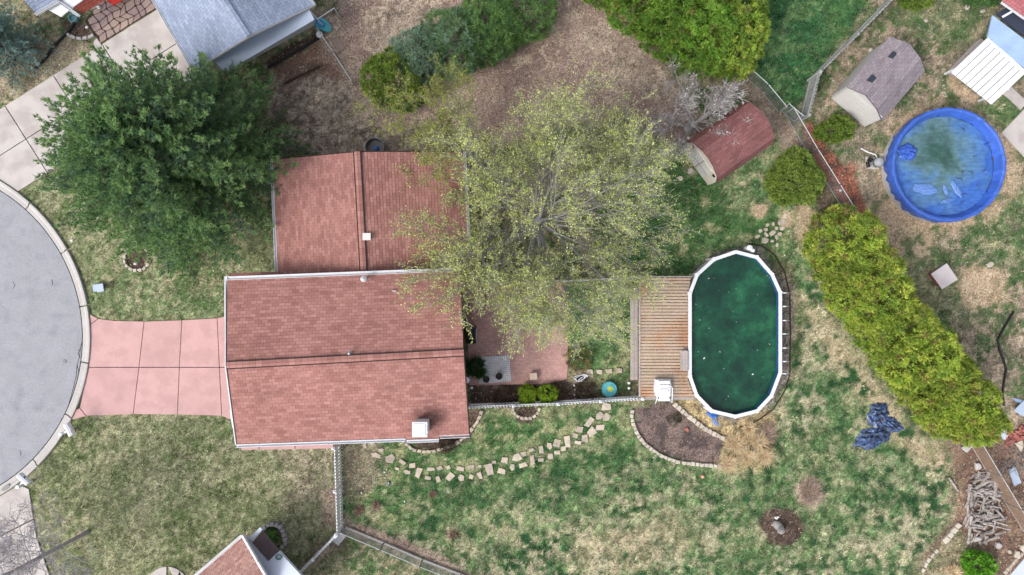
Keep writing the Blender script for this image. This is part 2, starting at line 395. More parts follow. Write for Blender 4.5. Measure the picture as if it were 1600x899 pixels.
zone('deep', [(1250, 570), (1320, 610), (1330, 670), (1270, 660)], 14, 46, .55)
zone('deep', [(1280, 700), (1400, 720), (1430, 800), (1330, 790)], 22, 47, .4)
zone('bare', [(1236, 330), (1260, 310), (1290, 380), (1270, 410), (1240, 370)], 7, 29, .75)
zone('bare', [(1245, 470), (1300, 500), (1380, 610), (1440, 680), (1400, 690), (1300, 570)], 14, 30, .6)
zone('bare', [(1390, 690), (1480, 690), (1500, 740), (1440, 730)], 12, 31, .6)
zone('bare', [(900, 830), (1050, 800), (1100, 840), (1000, 900), (900, 900)], 24, 32, .4)
zone('mix', [(530, 830), (720, 900), (700, 960), (440, 960)], 6, 33)
zone('tan', [(430, 700), (520, 700), (525, 780), (450, 800)], 18, 34, .55)
zone('leafy', [(500, 770), (528, 760), (527, 830), (505, 820)], 8, 35, .9)
zone('leafy', [(500, 845), (530, 850), (500, 880), (470, 899)], 9, 36, .7)
zone('leafy', [(535, 800), (560, 815), (650, 850), (760, 910), (730, 905), (540, 828)], 5, 37)
zone('leafy', [(533, 690), (590, 690), (600, 740), (560, 780), (534, 770)], 10, 38, .6)
zone('mulch', [(630, 680), (735, 640), (752, 645), (735, 690), (690, 705), (655, 700)], 3, 39)
zone('mulch', [(733, 596), (890, 600), (985, 590), (985, 625), (733, 636)], 3, 40)
zone('lush', [(925, 585), (985, 580), (985, 615), (930, 622)], 5, 48, .7)
zone('grav', [(1215, 430), (1236, 450), (1236, 590), (1205, 640), (1150, 665), (1100, 650), (1086, 625), (1080, 420), (1110, 395), (1190, 385)], 3, 41)
zone('straw', [(1050, 628), (1086, 622), (1110, 648), (1150, 660), (1200, 640), (1215, 655), (1200, 700), (1130, 690)], 5, 42)
zone('straw', [(1120, 680), (1200, 670), (1215, 700), (1190, 740), (1130, 740)], 8, 43, .6)
zone('lush', [(1085, 395), (1150, 375), (1120, 400), (1088, 430)], 4, 44, .7)
zone('soil', [(990, 640), (1048, 628), (1072, 648), (1132, 688), (1118, 728), (1075, 724), (1020, 706), (998, 680)], 3, 45)
zone('mulch', ell(1219, 823, 34, 32), 3, 50); zone('mulch', ell(215, 404, 19), 2, 51); zone('mulch', ell(822, 645, 18, 15), 3, 52)
zone('mulch', [(408, 100), (495, 45), (500, 60), (425, 108)], 3, 53)
zone('brownd', [(425, 110), (500, 62), (525, 80), (548, 125), (500, 120), (445, 132)], 4, 54)
zone('leafy', [(485, 15), (525, 20), (560, 70), (550, 130), (510, 90)], 9, 55)
zone('redm', [(1262, 190), (1292, 226), (1332, 270), (1358, 330), (1388, 398), (1362, 394), (1325, 335), (1268, 255), (1250, 200)], 4, 56)
zone('redm', [(1318, 280), (1330, 250), (1340, 260), (1334, 300)], 4, 57, .8)
zone('mulch', [(1262, 290), (1290, 285), (1325, 345), (1290, 345)], 7, 58, .8)
zone('brownd', [(1478, 690), (1600, 690), (1680, 900), (1600, 960), (1480, 960), (1440, 880), (1490, 810), (1500, 760)], 10, 59)
zone('mix', [(1440, 860), (1490, 820), (1560, 880), (1560, 960), (1400, 960)], 14, 60, .8)
zone('brownd', [(1482, 690), (1530, 695), (1515, 730), (1500, 770), (1490, 740)], 8, 61, .55)
zone('soil', [(1575, 690), (1600, 690), (1660, 760), (1640, 800)], 6, 62)
zone('bare', [(1478, 880), (1500, 880), (1496, 920), (1476, 920)], 6, 63, .8)
zone('bare', ell(1188, 331, 14, 13), 3, 64); zone('bare', ell(1225, 345, 12, 14), 3, 65, .9)
zone('mulch', [(95, 30), (128, 26), (150, 52), (130, 60), (108, 55)], 3, 66)
zone('leafy', ell(1265, 770, 24, 24), 6, 67); zone('brownd', ell(708, 836, 8), 3, 68); zone('brownd', ell(588, 788, 7), 3, 69); zone('brownd', ell(562, 795, 8), 3, 70)
zone('brownd', [(1440, 880), (1445, 868), (1490, 815), (1500, 800), (1505, 806), (1460, 860)], 3, 71, .8)

def clumps(poly, fe, sz, lo, hi, c, seed, k=1.0):
    global GC
    n_ = .62 * vnoise(GX / sz + seed, GY / sz, seed) + .38 * vnoise(GX / (sz * .45), GY / (sz * .45) + seed, seed + 1)
    gate = .5 + .5 * sstep(.38, .6, fbm(GX, GY, 70, seed + 9, 3))
    al = (sstep(-fe, fe, polydist(poly, U, V_)) * sstep(lo, hi, n_) * k * gate * (GD > .2))[..., None]
    GC = GC * (1 - al) + np.array(lin(c)) * ALB * (.8 + .4 * vnoise(GX / 4, GY / 4, seed + 2))[..., None] * al
LOW = [(640, 740), (900, 690), (1010, 700), (1130, 745), (1230, 600), (1240, 400), (1290, 470), (1400, 640), (1490, 720), (1470, 820), (1400, 960), (620, 960), (560, 800)]
clumps(LOW, 20, 14, .58, .70, (186, 178, 150), 811, .7); clumps(LOW, 16, 15, .58, .72, (48, 84, 50), 801, 1.0); clumps(LOW, 16, 8, .66, .74, (46, 80, 48), 805, .9)
clumps([(535, 640), (1000, 640), (960, 740), (700, 840), (535, 800)], 12, 16, .62, .72, (54, 92, 54), 821, .8); clumps([(535, 640), (1000, 640), (960, 740), (700, 840), (535, 800)], 12, 9, .68, .76, (168, 166, 130), 825, .7)
FR = [(-60, 300), (420, 200), (360, 500), (360, 650), (525, 690), (530, 830), (440, 960), (-60, 960)]
clumps(FR, 8, 4.5, .60, .72, (182, 178, 146), 831, .75); clumps(FR, 8, 5, .62, .74, (96, 112, 68), 835, .8); clumps(FR, 8, 14, .66, .76, (88, 110, 64), 837, .6)
RT = [(1280, 0), (1600, 0), (1660, 620), (1560, 620), (1480, 440), (1370, 380), (1290, 200)]
clumps(RT, 12, 18, .56, .66, (78, 106, 66), 841, .8); clumps(RT, 12, 9, .66, .76, (60, 90, 54), 845, .7)
clumps([(1160, 0), (1390, 0), (1250, 180)], 8, 14, .6, .75, (84, 122, 72), 851, .7); clumps([(930, 240), (1240, 260), (1240, 400), (1090, 450), (940, 440)], 12, 15, .6, .7, (58, 100, 58), 855, .75)
m, t, b = _new('lawn_and_soil'); at = N(t, 'ShaderNodeAttribute', attribute_name='Col'); g = N(t, 'ShaderNodeNewGeometry').outputs['Position']
s, _ = vary(t, at.outputs['Color'], g, 7.0, .30, 5); s, h = vary(t, s, g, 14.0, .5, 3)
t.links.new(s, b.inputs['Base Color']); b.inputs['Roughness'].default_value = .95; b.inputs['Specular IOR Level'].default_value = .1; bump(t, b, h, .6, .03); M['ground'] = m
ny, nx = GX.shape
GV = np.stack([(GX - 800) / S, (449.5 - GY) / S, np.zeros(GX.shape)], -1)
lumps = .05 * (fbm(GX, GY, 60, 900) - .5) * ((GX > -70) & (GX < 1670))
GV[..., 2] = np.minimum(lumps, 0.0) - .004
idx = np.arange(ny * nx).reshape(ny, nx)
GF = np.stack([idx[1:, :-1], idx[1:, 1:], idx[:-1, 1:], idx[:-1, :-1]], -1).reshape(-1, 4)
np_mesh('ground', GV.reshape(-1, 3), GF, M['ground'], GC.reshape(-1, 3), kind='structure', label='patchy spring lawn, bare soil and mulch of the whole yard')
def glook(px, py, arr):
    i = np.clip(np.searchsorted(gy, py) - 1, 0, ny - 1); j = np.clip(np.searchsorted(gx, px) - 1, 0, nx - 1); return arr[i, j]

# hard ground that carries no grass
CX, CY, RO, RI = -141, 528, 284, 269
NOGRASS = [[(143, 491), (226, 502), (357, 493), (362, 657), (209, 647), (118, 656)], [(-60, 210), (68, 125), (148, 78), (135, 32), (235, -60), (300, 100), (75, 270), (40, 305), (-60, 290)],
           [(-60, 800), (0, 785), (46, 758), (58, 830), (82, 960), (-60, 960)], [(735, 440), (887, 440), (887, 600), (735, 600)], [(370, 500), (725, 440), (725, 680), (371, 690)], [(433, 255), (720, 245), (725, 460), (440, 460)], [(380, 690), (521, 688), (521, 702), (380, 704)],
           [(230, 910), (233, 890), (262, 884), (290, 895), (300, 910)], [(1000, 436), (1080, 436), (1080, 622), (1000, 622)], [(1086, 428), (1150, 393), (1210, 430), (1220, 582), (1184, 643), (1111, 643), (1077, 589)], ell(1478, 263, 88, 84)]
def nograss(px, py):
    bad = (px - CX) ** 2 + (py - CY) ** 2 < (RO + 1) ** 2
    for p in NOGRASS: bad |= polydist(p, px, py) > 0
    return bad
def scatter(n, dens, seed):
    r = np.random.default_rng(seed); px = r.uniform(-40, 1640, n); py = r.uniform(-40, 940, n)
    keep = (r.uniform(0, 1, n) < glook(px, py, dens)) & ~nograss(px, py)
    return px[keep], py[keep], r
def blades():
    px, py, r = scatter(105000, GD, 3); n0 = len(px); per = 6
    tc = glook(px, py, GC) * np.exp(r.normal(0, .50, n0) - .06)[:, None]
    st = r.uniform(0, 1, n0) < .17; tc[st] = tc[st] * .55 + .45 * np.array(alb(206, 196, 164)) * r.uniform(.75, 1.1, st.sum())[:, None]
    dk = r.uniform(0, 1, n0) < .10; tc[dk] *= np.array([.62, .72, .62])
    px = np.repeat(px, per) + r.normal(0, 1.5, n0 * per); py = np.repeat(py, per) + r.normal(0, 1.5, n0 * per); n = n0 * per; tall = np.repeat(r.uniform(.6, 1.3, n0), per)
    base = np.stack([(px - 800) / S, (449.5 - py) / S, np.full(n, -.02)], -1)
    a = r.uniform(0, 2 * np.pi, n); L = r.uniform(.05, .13, n) * tall; hgt = r.uniform(.03, .08, n) * tall; wd = r.uniform(.018, .034, n)
    d = np.stack([np.cos(a), np.sin(a)], -1); sd_ = np.stack([-d[:, 1], d[:, 0]], -1) * wd[:, None] / 2
    V = np.empty((n, 3, 3)); V[:, 0] = base; V[:, 1] = base; V[:, 2] = base
    V[:, 0, :2] += sd_; V[:, 1, :2] -= sd_; V[:, 2, :2] += d * L[:, None]; V[:, 2, 2] = hgt
    c = np.repeat(tc, per, 0) * r.uniform(.75, 1.3, n)[:, None] * (1 + r.normal(0, .05, (n, 3)))
    np_mesh('grass', V.reshape(-1, 3), np.arange(n * 3).reshape(n, 3), M['blade'], np.clip(np.repeat(c, 3, 0), 0, 1), kind='stuff', label='short patchy green and straw coloured lawn grass', cat='grass')
blades()
def chips(name, n, dens, seed, pal, smin, smax, label, cat):
    px, py, r = scatter(n, dens, seed); n = len(px); c = np.stack([(px - 800) / S, (449.5 - py) / S, r.uniform(.0, .03, n)], -1)
    a = r.uniform(0, 2 * np.pi, n); L = r.uniform(smin, smax, n); wd = L * r.uniform(.35, .8, n)
    u = np.stack([np.cos(a), np.sin(a), r.normal(0, .3, n)], -1) * L[:, None] / 2; v = np.stack([-np.sin(a), np.cos(a), r.normal(0, .3, n)], -1) * wd[:, None] / 2
    V = np.stack([c - u, c + v, c + u, c - v], 1); V[..., 2] = np.maximum(V[..., 2], 0.0)
    pa = np.array([alb(*q) for q in pal]); col = pa[r.integers(0, len(pal), n)] * r.uniform(.7, 1.3, n)[:, None]
    np_mesh(name, V.reshape(-1, 3), np.arange(n * 4).reshape(n, 4), M['litter'], np.clip(np.repeat(col, 4, 0), 0, 1), kind='stuff', label=label, cat=cat)
chips('fallen_leaves', 150000, GL, 11, [(160, 120, 102), (190, 168, 148), (136, 110, 98), (176, 140, 116), (206, 190, 172), (158, 138, 130)], .05, .11, 'brown and tan fallen leaves strewn over the back yard', 'leaves')
chips('mulch_chips', 140000, GM, 12, [(96, 78, 68), (64, 54, 50), (128, 108, 96), (82, 66, 58)], .04, .10, 'dark bark mulch chips in the planting beds', 'mulch')

# ------------------------------------------------------------------ street, kerb, drives and paved ground
def wpoly(pts, z=0.0): return [tuple(P(x, y, 0))[:2] for x, y in pts]
def arc(a0, a1, r, n=8): return [(CX + r * math.cos(R_(a0 + (a1 - a0) * i / n)), CY + r * math.sin(R_(a0 + (a1 - a0) * i / n))) for i in range(n + 1)]
street = obj('street', MB().sheet(wpoly(arc(0, 360, RI + .4, 96)[:-1]), .012), M['street'], kind='structure', label='pale grey round end of the dead end street')
obj('edge_joint', MB().sheet(wpoly(arc(0, 360, RI + 2.5, 96)[:-1]), .006), M['dark'], street)
mb = MB().lathe(P(101, 565, .014), [(.10, 0), (.10, .012), (.085, .016)], 16)
obj('manhole_cover', mb, M['wire'], None, 'small round dark metal cap set in the street', 'cover')
for pts in ([(129, 533), (126, 545), (124, 558), (121, 570), (119, 588), (115, 606), (111, 622), (105, 640)], [(126, 545), (122, 552), (126, 560)], [(121, 570), (124, 584), (119, 600)], [(20, 440), (24, 446), (19, 452)], [(30, 704), (33, 708), (32, 712)], [(80, 437), (83, 441), (81, 446)]):
    mb = MB(); pp = [P(x + random.uniform(-.8, .8), y, .016) for x, y in pts]
    for i in range(len(pp) - 1):
        d = Vector((.014, 0, 0)); mb.add([pp[i] - d, pp[i] + d, pp[i + 1] + d, pp[i + 1] - d], [(0, 1, 2, 3)])
    obj('crack', mb, M['dark'], street)
kerb = thing('kerb', 'curved pale concrete kerb round the street end', None, P(CX, CY), kind='structure')
joints = [-103, -84.5, -66.5, -47.8, -29, -10.3, 8, 26, 44.5, 63, 81, 99]
for i in range(len(joints) - 1):
    a0, a1 = joints[i] + .22, joints[i + 1] - .22
    mb = MB(); prof = [(RI + 1.5, 0), (RI + 2.2, .035), (RI + 8, .05), (RI + 11, .13), (RO - .6, .14), (RO, .12), (RO, -.05)]; n = 8; vs_ = []
    for r, z in prof: vs_ += [P(x, y, 0) + Vector((0, 0, z)) for x, y in arc(a0, a1, r, n)]
    fs = [(k * (n + 1) + j + 1, k * (n + 1) + j, (k + 1) * (n + 1) + j, (k + 1) * (n + 1) + j + 1) for k in range(len(prof) - 1) for j in range(n)]
    e0 = [k * (n + 1) for k in range(len(prof))]; e1 = [k * (n + 1) + n for k in range(len(prof))]
    fs += [tuple(e0), tuple(e1[::-1])]
    obj('kerb_section', mb.add(vs_, fs), M['kerb'], kerb)
def slab(parent, pts, mt, z1=.06, ch=.012, name='slab'): return obj(name, MB().prism(wpoly(pts), -.03, z1, ch), mt, parent)
def bed(name, pts, z, mt, label): return obj(name, MB().sheet(wpoly(pts), z), mt, kind='structure', label=label)
# pink drive
drive = obj('driveway', MB().sheet(wpoly([(146, 502), (226, 505), (340, 501), (380, 498), (380, 652), (347, 646), (209, 643), (134, 645), (140, 600)]), .004), M['soil'], kind='structure', label='pink concrete driveway leading to the red roofed house')
gp = .38
def ax(y): return CX + math.sqrt((RO + .6) ** 2 - (y - CY) ** 2)
row = [[[(ax(507), 507), (155, 498.5), (180, 501.5), (226 - gp, 502.5), (218 - gp, 573.5), (ax(573.5), 573.5), (ax(540), 540)], [(226 + gp, 502.5), (285 - gp, 500.5), (281 - gp, 573.5), (218 + gp, 573.5)], [(285 + gp, 500.5), (340 - gp, 497.5), (343.5 - gp, 573.5), (281 + gp, 573.5)], [(340 + gp, 497.5), (360, 492), (418, 492), (418, 573.5), (343.5 + gp, 573.5)]],
       [[(ax(574.5), 574.5), (218 - gp, 574.5), (209 - gp, 647), (170, 648.5), (136, 649.5), (126, 637), (ax(610), 610)], [(218 + gp, 574.5), (281 - gp, 574.5), (278 - gp, 647.5), (209 + gp, 647)], [(281 + gp, 574.5), (343.5 - gp, 574.5), (347 - gp, 649.5), (278 + gp, 647.5)], [(343.5 + gp, 574.5), (418, 574.5), (418, 657), (362, 656), (347 + gp, 649.5)]]]
for r in row:
    for q in r: slab(drive, q, M['pink'])
slab(drive, [(ax(491), 491), (148, 495), (154, 498), (ax(506), 505.8)], M['pink']); slab(drive, [(125.5, 638), (135, 650), (ax(655.5), 655.5), (ax(640), 640)], M['pink'])
# neighbour's drive, upper left
dv = Vector((.844, -.536)); nv = Vector((.536, .844)); O2 = Vector((0, 172))
def Q(a, n): v = O2 + dv * a + nv * n; return (v.x, v.y)
def edge_a(n):
    a = 200
    while True:
        x, y = Q(a, n)
        if math.hypot(x - CX, y - CY) < RO + 1 or a < -160: return a
        a -= .5
nd = obj('driveway', MB().sheet(wpoly([Q(-60, 2), Q(300, 2), Q(300, 121), Q(edge_a(121) + 2, 121), Q(edge_a(80) + 2, 80), Q(edge_a(60) + 2, 60), Q(edge_a(30) + 2, 30)]), .004), M['soil'], kind='structure', label='pale concrete driveway under the big evergreen in the upper left')
for (n0, n1) in ((0, 60.4), (61.6, 123)):
    e = [Q(max(edge_a(n0 + (n1 - n0) * i / 4), -120), n0 + (n1 - n0) * i / 4) for i in range(5)]
    br_ = [10.8, 100, 190, 300]
    slab(nd, e + [Q(br_[0] - .6, n1), Q(br_[0] - .6, n0)], M['concrete'])
    for i in range(3): slab(nd, [Q(br_[i] + .6, n0), Q(br_[i + 1] - .6, n0), Q(br_[i + 1] - .6, n1), Q(br_[i] + .6, n1)], M['concrete'])
sw_d = obj('driveway', MB().sheet(wpoly([(-60, 810), (0, 788), (44, 762), (56, 830), (80, 900), (90, 960), (-60, 960)]), .004), M['soil'], kind='structure', label='pale concrete driveway below the bare tree in the lower left')
def hitr(x0, y): return CX + math.sqrt(max((RO + 1) ** 2 - (y - CY) ** 2, 0))
slab(sw_d, [(-2, hitr(0, 0) * 0 + 777), (20, 764), (hitr(0, 757) + 1, 757), (46, 764), (53, 810), (-2, 838)], M['concrete']); slab(sw_d, [(-4, 780), (-60, 806), (-60, 866), (-4, 839)], M['concrete'])
slab(sw_d, [(-2, 840), (53.3, 812), (58, 840), (78, 899), (90, 950), (-2, 950)], M['concrete']); slab(sw_d, [(-4, 841), (-60, 868), (-60, 950), (-4, 950)], M['concrete'])
walk = thing('path', 'round ended concrete path at the bottom edge', None, P(262, 905), kind='structure')
for a0, a1 in ((180, 268), (272, 360)):
    slab(walk, [(262 + 34 * math.cos(R_(a0 + (a1 - a0) * i / 8)), 919 + 34 * math.sin(R_(a0 + (a1 - a0) * i / 8))) for i in range(9)] + [(261 if a0 == 180 else 263, 945), (228 if a0 == 180 else 296, 945)][::(1 if a0 == 180 else 1)], M['concrete'])
strip = thing('path', 'narrow pink concrete walk along the south side of the house', None, P(450, 690), kind='structure')
for x0, x1 in ((378, 405), (406, 461), (462, 521)): slab(strip, [(x0, 660), (x1, 660), (x1, 702 - (x0 - 378) * .02), (x0, 703.5 - (x0 - 378) * .02)], M['pink'])
# flagstone terrace
ft = obj('flagstone_terrace', MB().sheet(wpoly([Q(188, -2), Q(300, -2), Q(330, -30), Q(310, -70), Q(240, -70), Q(186, -46)]), .006), M['soil'], kind='structure', label='flagstone terrace beside the grey roofed house in the upper left')
flo = random.Random(3)
C0 = {}
for i in range(10):
    for j in range(7):
        C0[i, j] = (189 + i * 12.4 + flo.uniform(-3.4, 3.4) + (j % 2) * 3.5, -3 - j * 10.2 + (flo.uniform(-2.8, 2.8) if j else 0))
for i in range(9):
    for j in range(6):
        q = [C0[i, j], C0[i + 1, j], C0[i + 1, j + 1], C0[i, j + 1]]; cx = sum(p[0] for p in q) / 4; cy = sum(p[1] for p in q) / 4
        if j >= 4 and i < 1: continue
        cut = []
        for k in range(4):
            p, n_, pr = q[k], q[(k + 1) % 4], q[k - 1]; f = flo.uniform(.06, .18)
            for o_ in (pr, n_): cut.append((p[0] + (o_[0] - p[0]) * f, p[1] + (o_[1] - p[1]) * f))
        cut = [(cx + (x - cx) * .90, cy + (y - cy) * .90) for x, y in cut]
        slab(ft, [Q(*p) for p in cut], M['flag'], .05 + flo.uniform(-.008, .008), .012, 'stone')
obj('stepping_slab', MB().prism(wpoly([(147, 66), (152, 60), (159, 71), (152, 77), (147, 75)]), 0, .05, .01), M['concrete'], None, 'small pale slab at the corner of the flagstone terrace', 'slab')
# brick patio
M['paver'] = brick_mat('red_brick_paver', (212, 164, 156), (190, 146, 140), (166, 144, 138), .2, .1, 0.05)
M['cobble'] = brick_mat('grey_cobble', (226, 226, 232), (208, 208, 216), (182, 180, 184), .1, .1, 0.05, 0.0, .08, .012)
patio = obj('patio', MB().prism(wpoly([(728, 440), (884, 437), (888, 560), (886, 592), (858, 600), (733, 602)]), -.02, .03, .01), M['paver'], kind='structure', label='red brick paved patio east of the house')
obj('cobble_pad', MB().prism(wpoly([(745, 558), (796, 555), (799, 596), (748, 600)]), .02, .055, .012), M['cobble'], patio)
rg = MB()
for i in range(20):
    a0, a1 = R_(i * 18), R_(i * 18 + 16); c = P(772, 577, .057)
    for r0, r1 in ((.30, .36),): rg.add([c + Vector((math.cos(a) * r, math.sin(a) * r, 0)) for a, r in ((a0, r0), (a0, r1), (a1, r1), (a1, r0))], [(0, 1, 2, 3)])
obj('cobble_ring', rg, M['kerb'], patio)
# concrete by the white awning
for pts, lb in (([(1564, 208), (1602, 168), (1680, 210), (1680, 300), (1602, 248)], 'wide concrete slab path right of the round blue pool'), ([(1566, 146), (1577, 134), (1604, 160), (1594, 172)], 'short concrete path below the white awning roof')):
    o = obj('path', MB().prism(wpoly(pts), -.02, .06, .012), M['concrete'], kind='structure', label=lb)
# ------------------------------------------------------------------ buildings
def slope(name, parent, e0, e1, r1, r0, mt, course=.145, thick=.05, lift=.014):
    e0, e1, r1, r0 = map(Vector, (e0, e1, r1, r0)); n = max(2, round((r0 - e0).length / course))
    nm = (e1 - e0).cross(r0 - e0).normalized()
    if nm.z < 0: nm = -nm
    du = (e1 - e0).normalized(); mb = MB()
    uvv = lambda p, v: ((p - e0).dot(du), v)
    flip = (e1 - e0).cross(r0 - e0).z < 0
    prev = None
    for i in range(n):
        t0, t1 = i / n, (i + 1) / n
        a, b_ = e0.lerp(r0, t0), e1.lerp(r1, t0); c, d = e1.lerp(r1, t1), e0.lerp(r0, t1)
        q = [a + nm * lift, b_ + nm * lift, c + nm * .002, d + nm * .002]; u = [uvv(a, i * .145 + .001), uvv(b_, i * .145 + .001), uvv(c, (i + 1) * .145 - .001), uvv(d, (i + 1) * .145 - .001)]
        lo = prev if prev else [a - nm * thick, b_ - nm * thick]
        rs = [lo[0], lo[1], q[1], q[0]]; ru = [u[0], u[1], u[1], u[0]]
        if flip: q2, u2, rs2 = q[::-1], u[::-1], rs[::-1]
        else: q2, u2, rs2 = q, u, rs
        mb.add(q2, [(0, 1, 2, 3)], [u2]); mb.add(rs2, [(0, 1, 2, 3)], [ru]); prev = [q[3], q[2]]
    und = [e0 - nm * thick, r0 - nm * thick, r1 - nm * thick, e1 - nm * thick]
    for f in (und, [e0 - nm * thick, e0 + nm * lift, r0, r0 - nm * thick], [e1 - nm * thick, r1 - nm * thick, r1, e1 + nm * lift], [r0 - nm * thick, r0, r1, r1 - nm * thick]):
        mb.add(f, [(0, 1, 2, 3)])
    return obj(name, mb, mt, parent)
def gutter(parent, a, b, wd=.13, hh=.10, mt=None, name='gutter'):
    a, b = Vector(a), Vector(b); d = b - a; s_ = Vector((-d.y, d.x, 0)).normalized(); mb = MB(); t = .022
    mb.beam(a, b, wd, t); mb.beam(a + s_ * (wd / 2 - t / 2) + Vector((0, 0, t)), b + s_ * (wd / 2 - t / 2) + Vector((0, 0, t)), t, hh); mb.beam(a - s_ * (wd / 2 - t / 2) + Vector((0, 0, t)), b - s_ * (wd / 2 - t / 2) + Vector((0, 0, t)), t, hh)
    return obj(name, mb, mt or M['gutter'], parent)
def walls(parent, cs, z1, mt, gab=None, name='wall'):
    """cs: four corner Vectors (ground). gab: (index of first gable edge, ridge height)"""
    for i in range(4):
        a, b_ = Vector(cs[i]), Vector(cs[(i + 1) % 4]); a.z = b_.z = 0; u = Vector((0, 0, z1)); d = (b_ - a).normalized(); nrm = Vector((d.y, -d.x, 0)) * .09
        top = [a + u, b_ + u]
        if gab and i % 2 == gab[0]: top = [a + u, (a + b_) / 2 + Vector((0, 0, gab[1])), b_ + u]
        poly = [a - d * .0, b_] + top[::-1]; k = len(poly)
        vs_ = [p + nrm for p in poly] + [p - nrm for p in poly]
        fs = [tuple(range(k)), tuple(range(k, 2 * k))[::-1]] + [(j, j + k, (j + 1) % k + k, (j + 1) % k) for j in range(k)]
        obj(name, MB().add(vs_, fs), mt, parent)
def inset(cs, d):
    c = sum((Vector(v) for v in cs), Vector()) / 4; out = []
    for i in range(4):
        p = Vector(cs[i]); e0 = (Vector(cs[i - 1]) - p); e1 = (Vector(cs[(i + 1) % 4]) - p); e0.z = e1.z = 0
        q = p + e0.normalized() * d + e1.normalized() * d; q.z = 0; out.append(q)
    return out
def window(parent, c, d, wd, z0, z1):
    d = Vector(d).normalized(); c = Vector(c); nrm = Vector((d.y, -d.x, 0)); mb = MB()
    mb.beam(c - d * wd / 2 + Vector((0, 0, z0 - .06)), c + d * wd / 2 + Vector((0, 0, z0 - .06)), .10, .06); mb.beam(c - d * wd / 2 + Vector((0, 0, z1)), c + d * wd / 2 + Vector((0, 0, z1)), .10, .06)
    for s_ in (-1, 0, 1): mb.box(c + d * (wd / 2 * s_) + Vector((0, 0, z0)), .05, .09, z1 - z0, math.atan2(d.y, d.x))
    f = obj('window', mb, M['white'], parent); obj('pane', MB().box(c + Vector((0, 0, z0)), wd, .03, z1 - z0, math.atan2(d.y, d.x)), M['glass'], f)
# --- main house, split level
ZE, ZR = 4.0, 5.2
house = thing('house', 'large house with rose red shingle roof and lower north wing', 'house', P(560, 520))
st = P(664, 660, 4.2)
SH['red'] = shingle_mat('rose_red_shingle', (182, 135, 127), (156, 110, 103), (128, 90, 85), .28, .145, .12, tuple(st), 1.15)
NW, NE, SE, SW = P(355, 437, ZE), P(719, 423, ZE), P(733, 681, ZE), P(371, 694, ZE); RW, RE = P(355, 571, ZR), P(724, 551, ZR)
slope('roof', house, SW, SE, RE, RW, SH['red']); slope('roof', house, NE, NW, RW, RE, SH['red'])
walls(house, inset([P(353, 437, ZE), P(721, 423, ZE), P(733, 681, ZE), P(371, 694, ZE)][::-1], .42), ZE - .05, M['brickwall'], (1, ZR - .15))
def ridge(parent, a, b, wd, mt, up=.05, vent=True):
    a, b = Vector(a), Vector(b); d = (b - a).normalized(); s_ = Vector((-d.y, d.x, 0)); u = Vector((0, 0, up)); mb = MB(); L = (b - a).length
    for sg in (-1, 1):
        e = s_ * (wd / 2 * sg) - Vector((0, 0, wd * .16)); q = [a + u, b + u, b + u + e, a + u + e]; uvs = [(0, 0), (L, 0), (L, .144), (0, .144)]
        if sg > 0: q = q[::-1]; uvs = uvs[::-1]
        mb.add(q, [(0, 1, 2, 3)], [uvs])
    cap = obj('ridge_cap', mb, mt, parent); mb = MB()
    if not vent: return cap
    for sg in (-1, 1):
        e = s_ * ((wd / 2 + .02) * sg) - Vector((0, 0, wd * .16 + .05)); mb.beam(a + u + e, b + u + e, .04, .06)
    obj('ridge_vent', mb, M['dark'], cap); return cap
ridge(house, RW + Vector((-.02, 0, 0)), RE + Vector((.02, 0, 0)), .27, SH['red'], .07)
gutter(house, P(356, 437, ZE - .06) + Vector((0, .05, 0)), P(719, 423, ZE - .06) + Vector((0, .05, 0)), .16)
gutter(house, P(370, 696.5, ZE - .08), P(634, 687, ZE - .08), .14); gutter(house, P(635.5, 689.5, ZE - .08), P(686, 687.5, ZE - .08), .14); gutter(house, P(687.5, 682.5, ZE - .08), P(734, 680.5, ZE - .08), .14)
slope('eave_extension', house, P(635, 688, ZE - .03), P(686, 686, ZE - .03), P(686, 678, ZE + .06), P(635, 680, ZE + .06), SH['red'], .1)
mb = MB(); mb.beam(P(354.3, 437, ZE - .12), P(354.3, 571, ZR - .14), .04, .17); mb.beam(P(354.3, 571, ZR - .14), P(370.3, 694, ZE - .12), .04, .17); obj('rake_board', mb, M['gutter'], house)
mb = MB(); mb.beam(P(720, 423, ZE - .16), P(725, 551, ZR - .18), .05, .15); mb.beam(P(725, 551, ZR - .18), P(734, 681, ZE - .16), .05, .15); obj('rake_board', mb, M['timber'], house)
for y0, y1, x0, x1 in ((432, 500, 353.5, 353.5), (640, 668, 361.5, 366)): obj('corner_board', MB().beam(P(x0, y0, ZE - .05), P(x1, y1, ZE + .25 if y0 < 500 else ZE - .05), .12, .06), M['gutter'], house)
gd = obj('garage_door', MB().box(P(416.5, 567, 0), .08, 4.4, 2.2), M['white'], house)
for k in range(4): obj('door_panel', MB().box(P(414.6, 567, .08 + k * .52), .03, 4.2, .44), M['siding'], gd)
for (x, y) in ((730.5, 500), (733, 620)): window(house, P(x, y, 0) + Vector((-.75, 0, 0)), (0, 1, 0), 1.2, 1.0, 2.2)
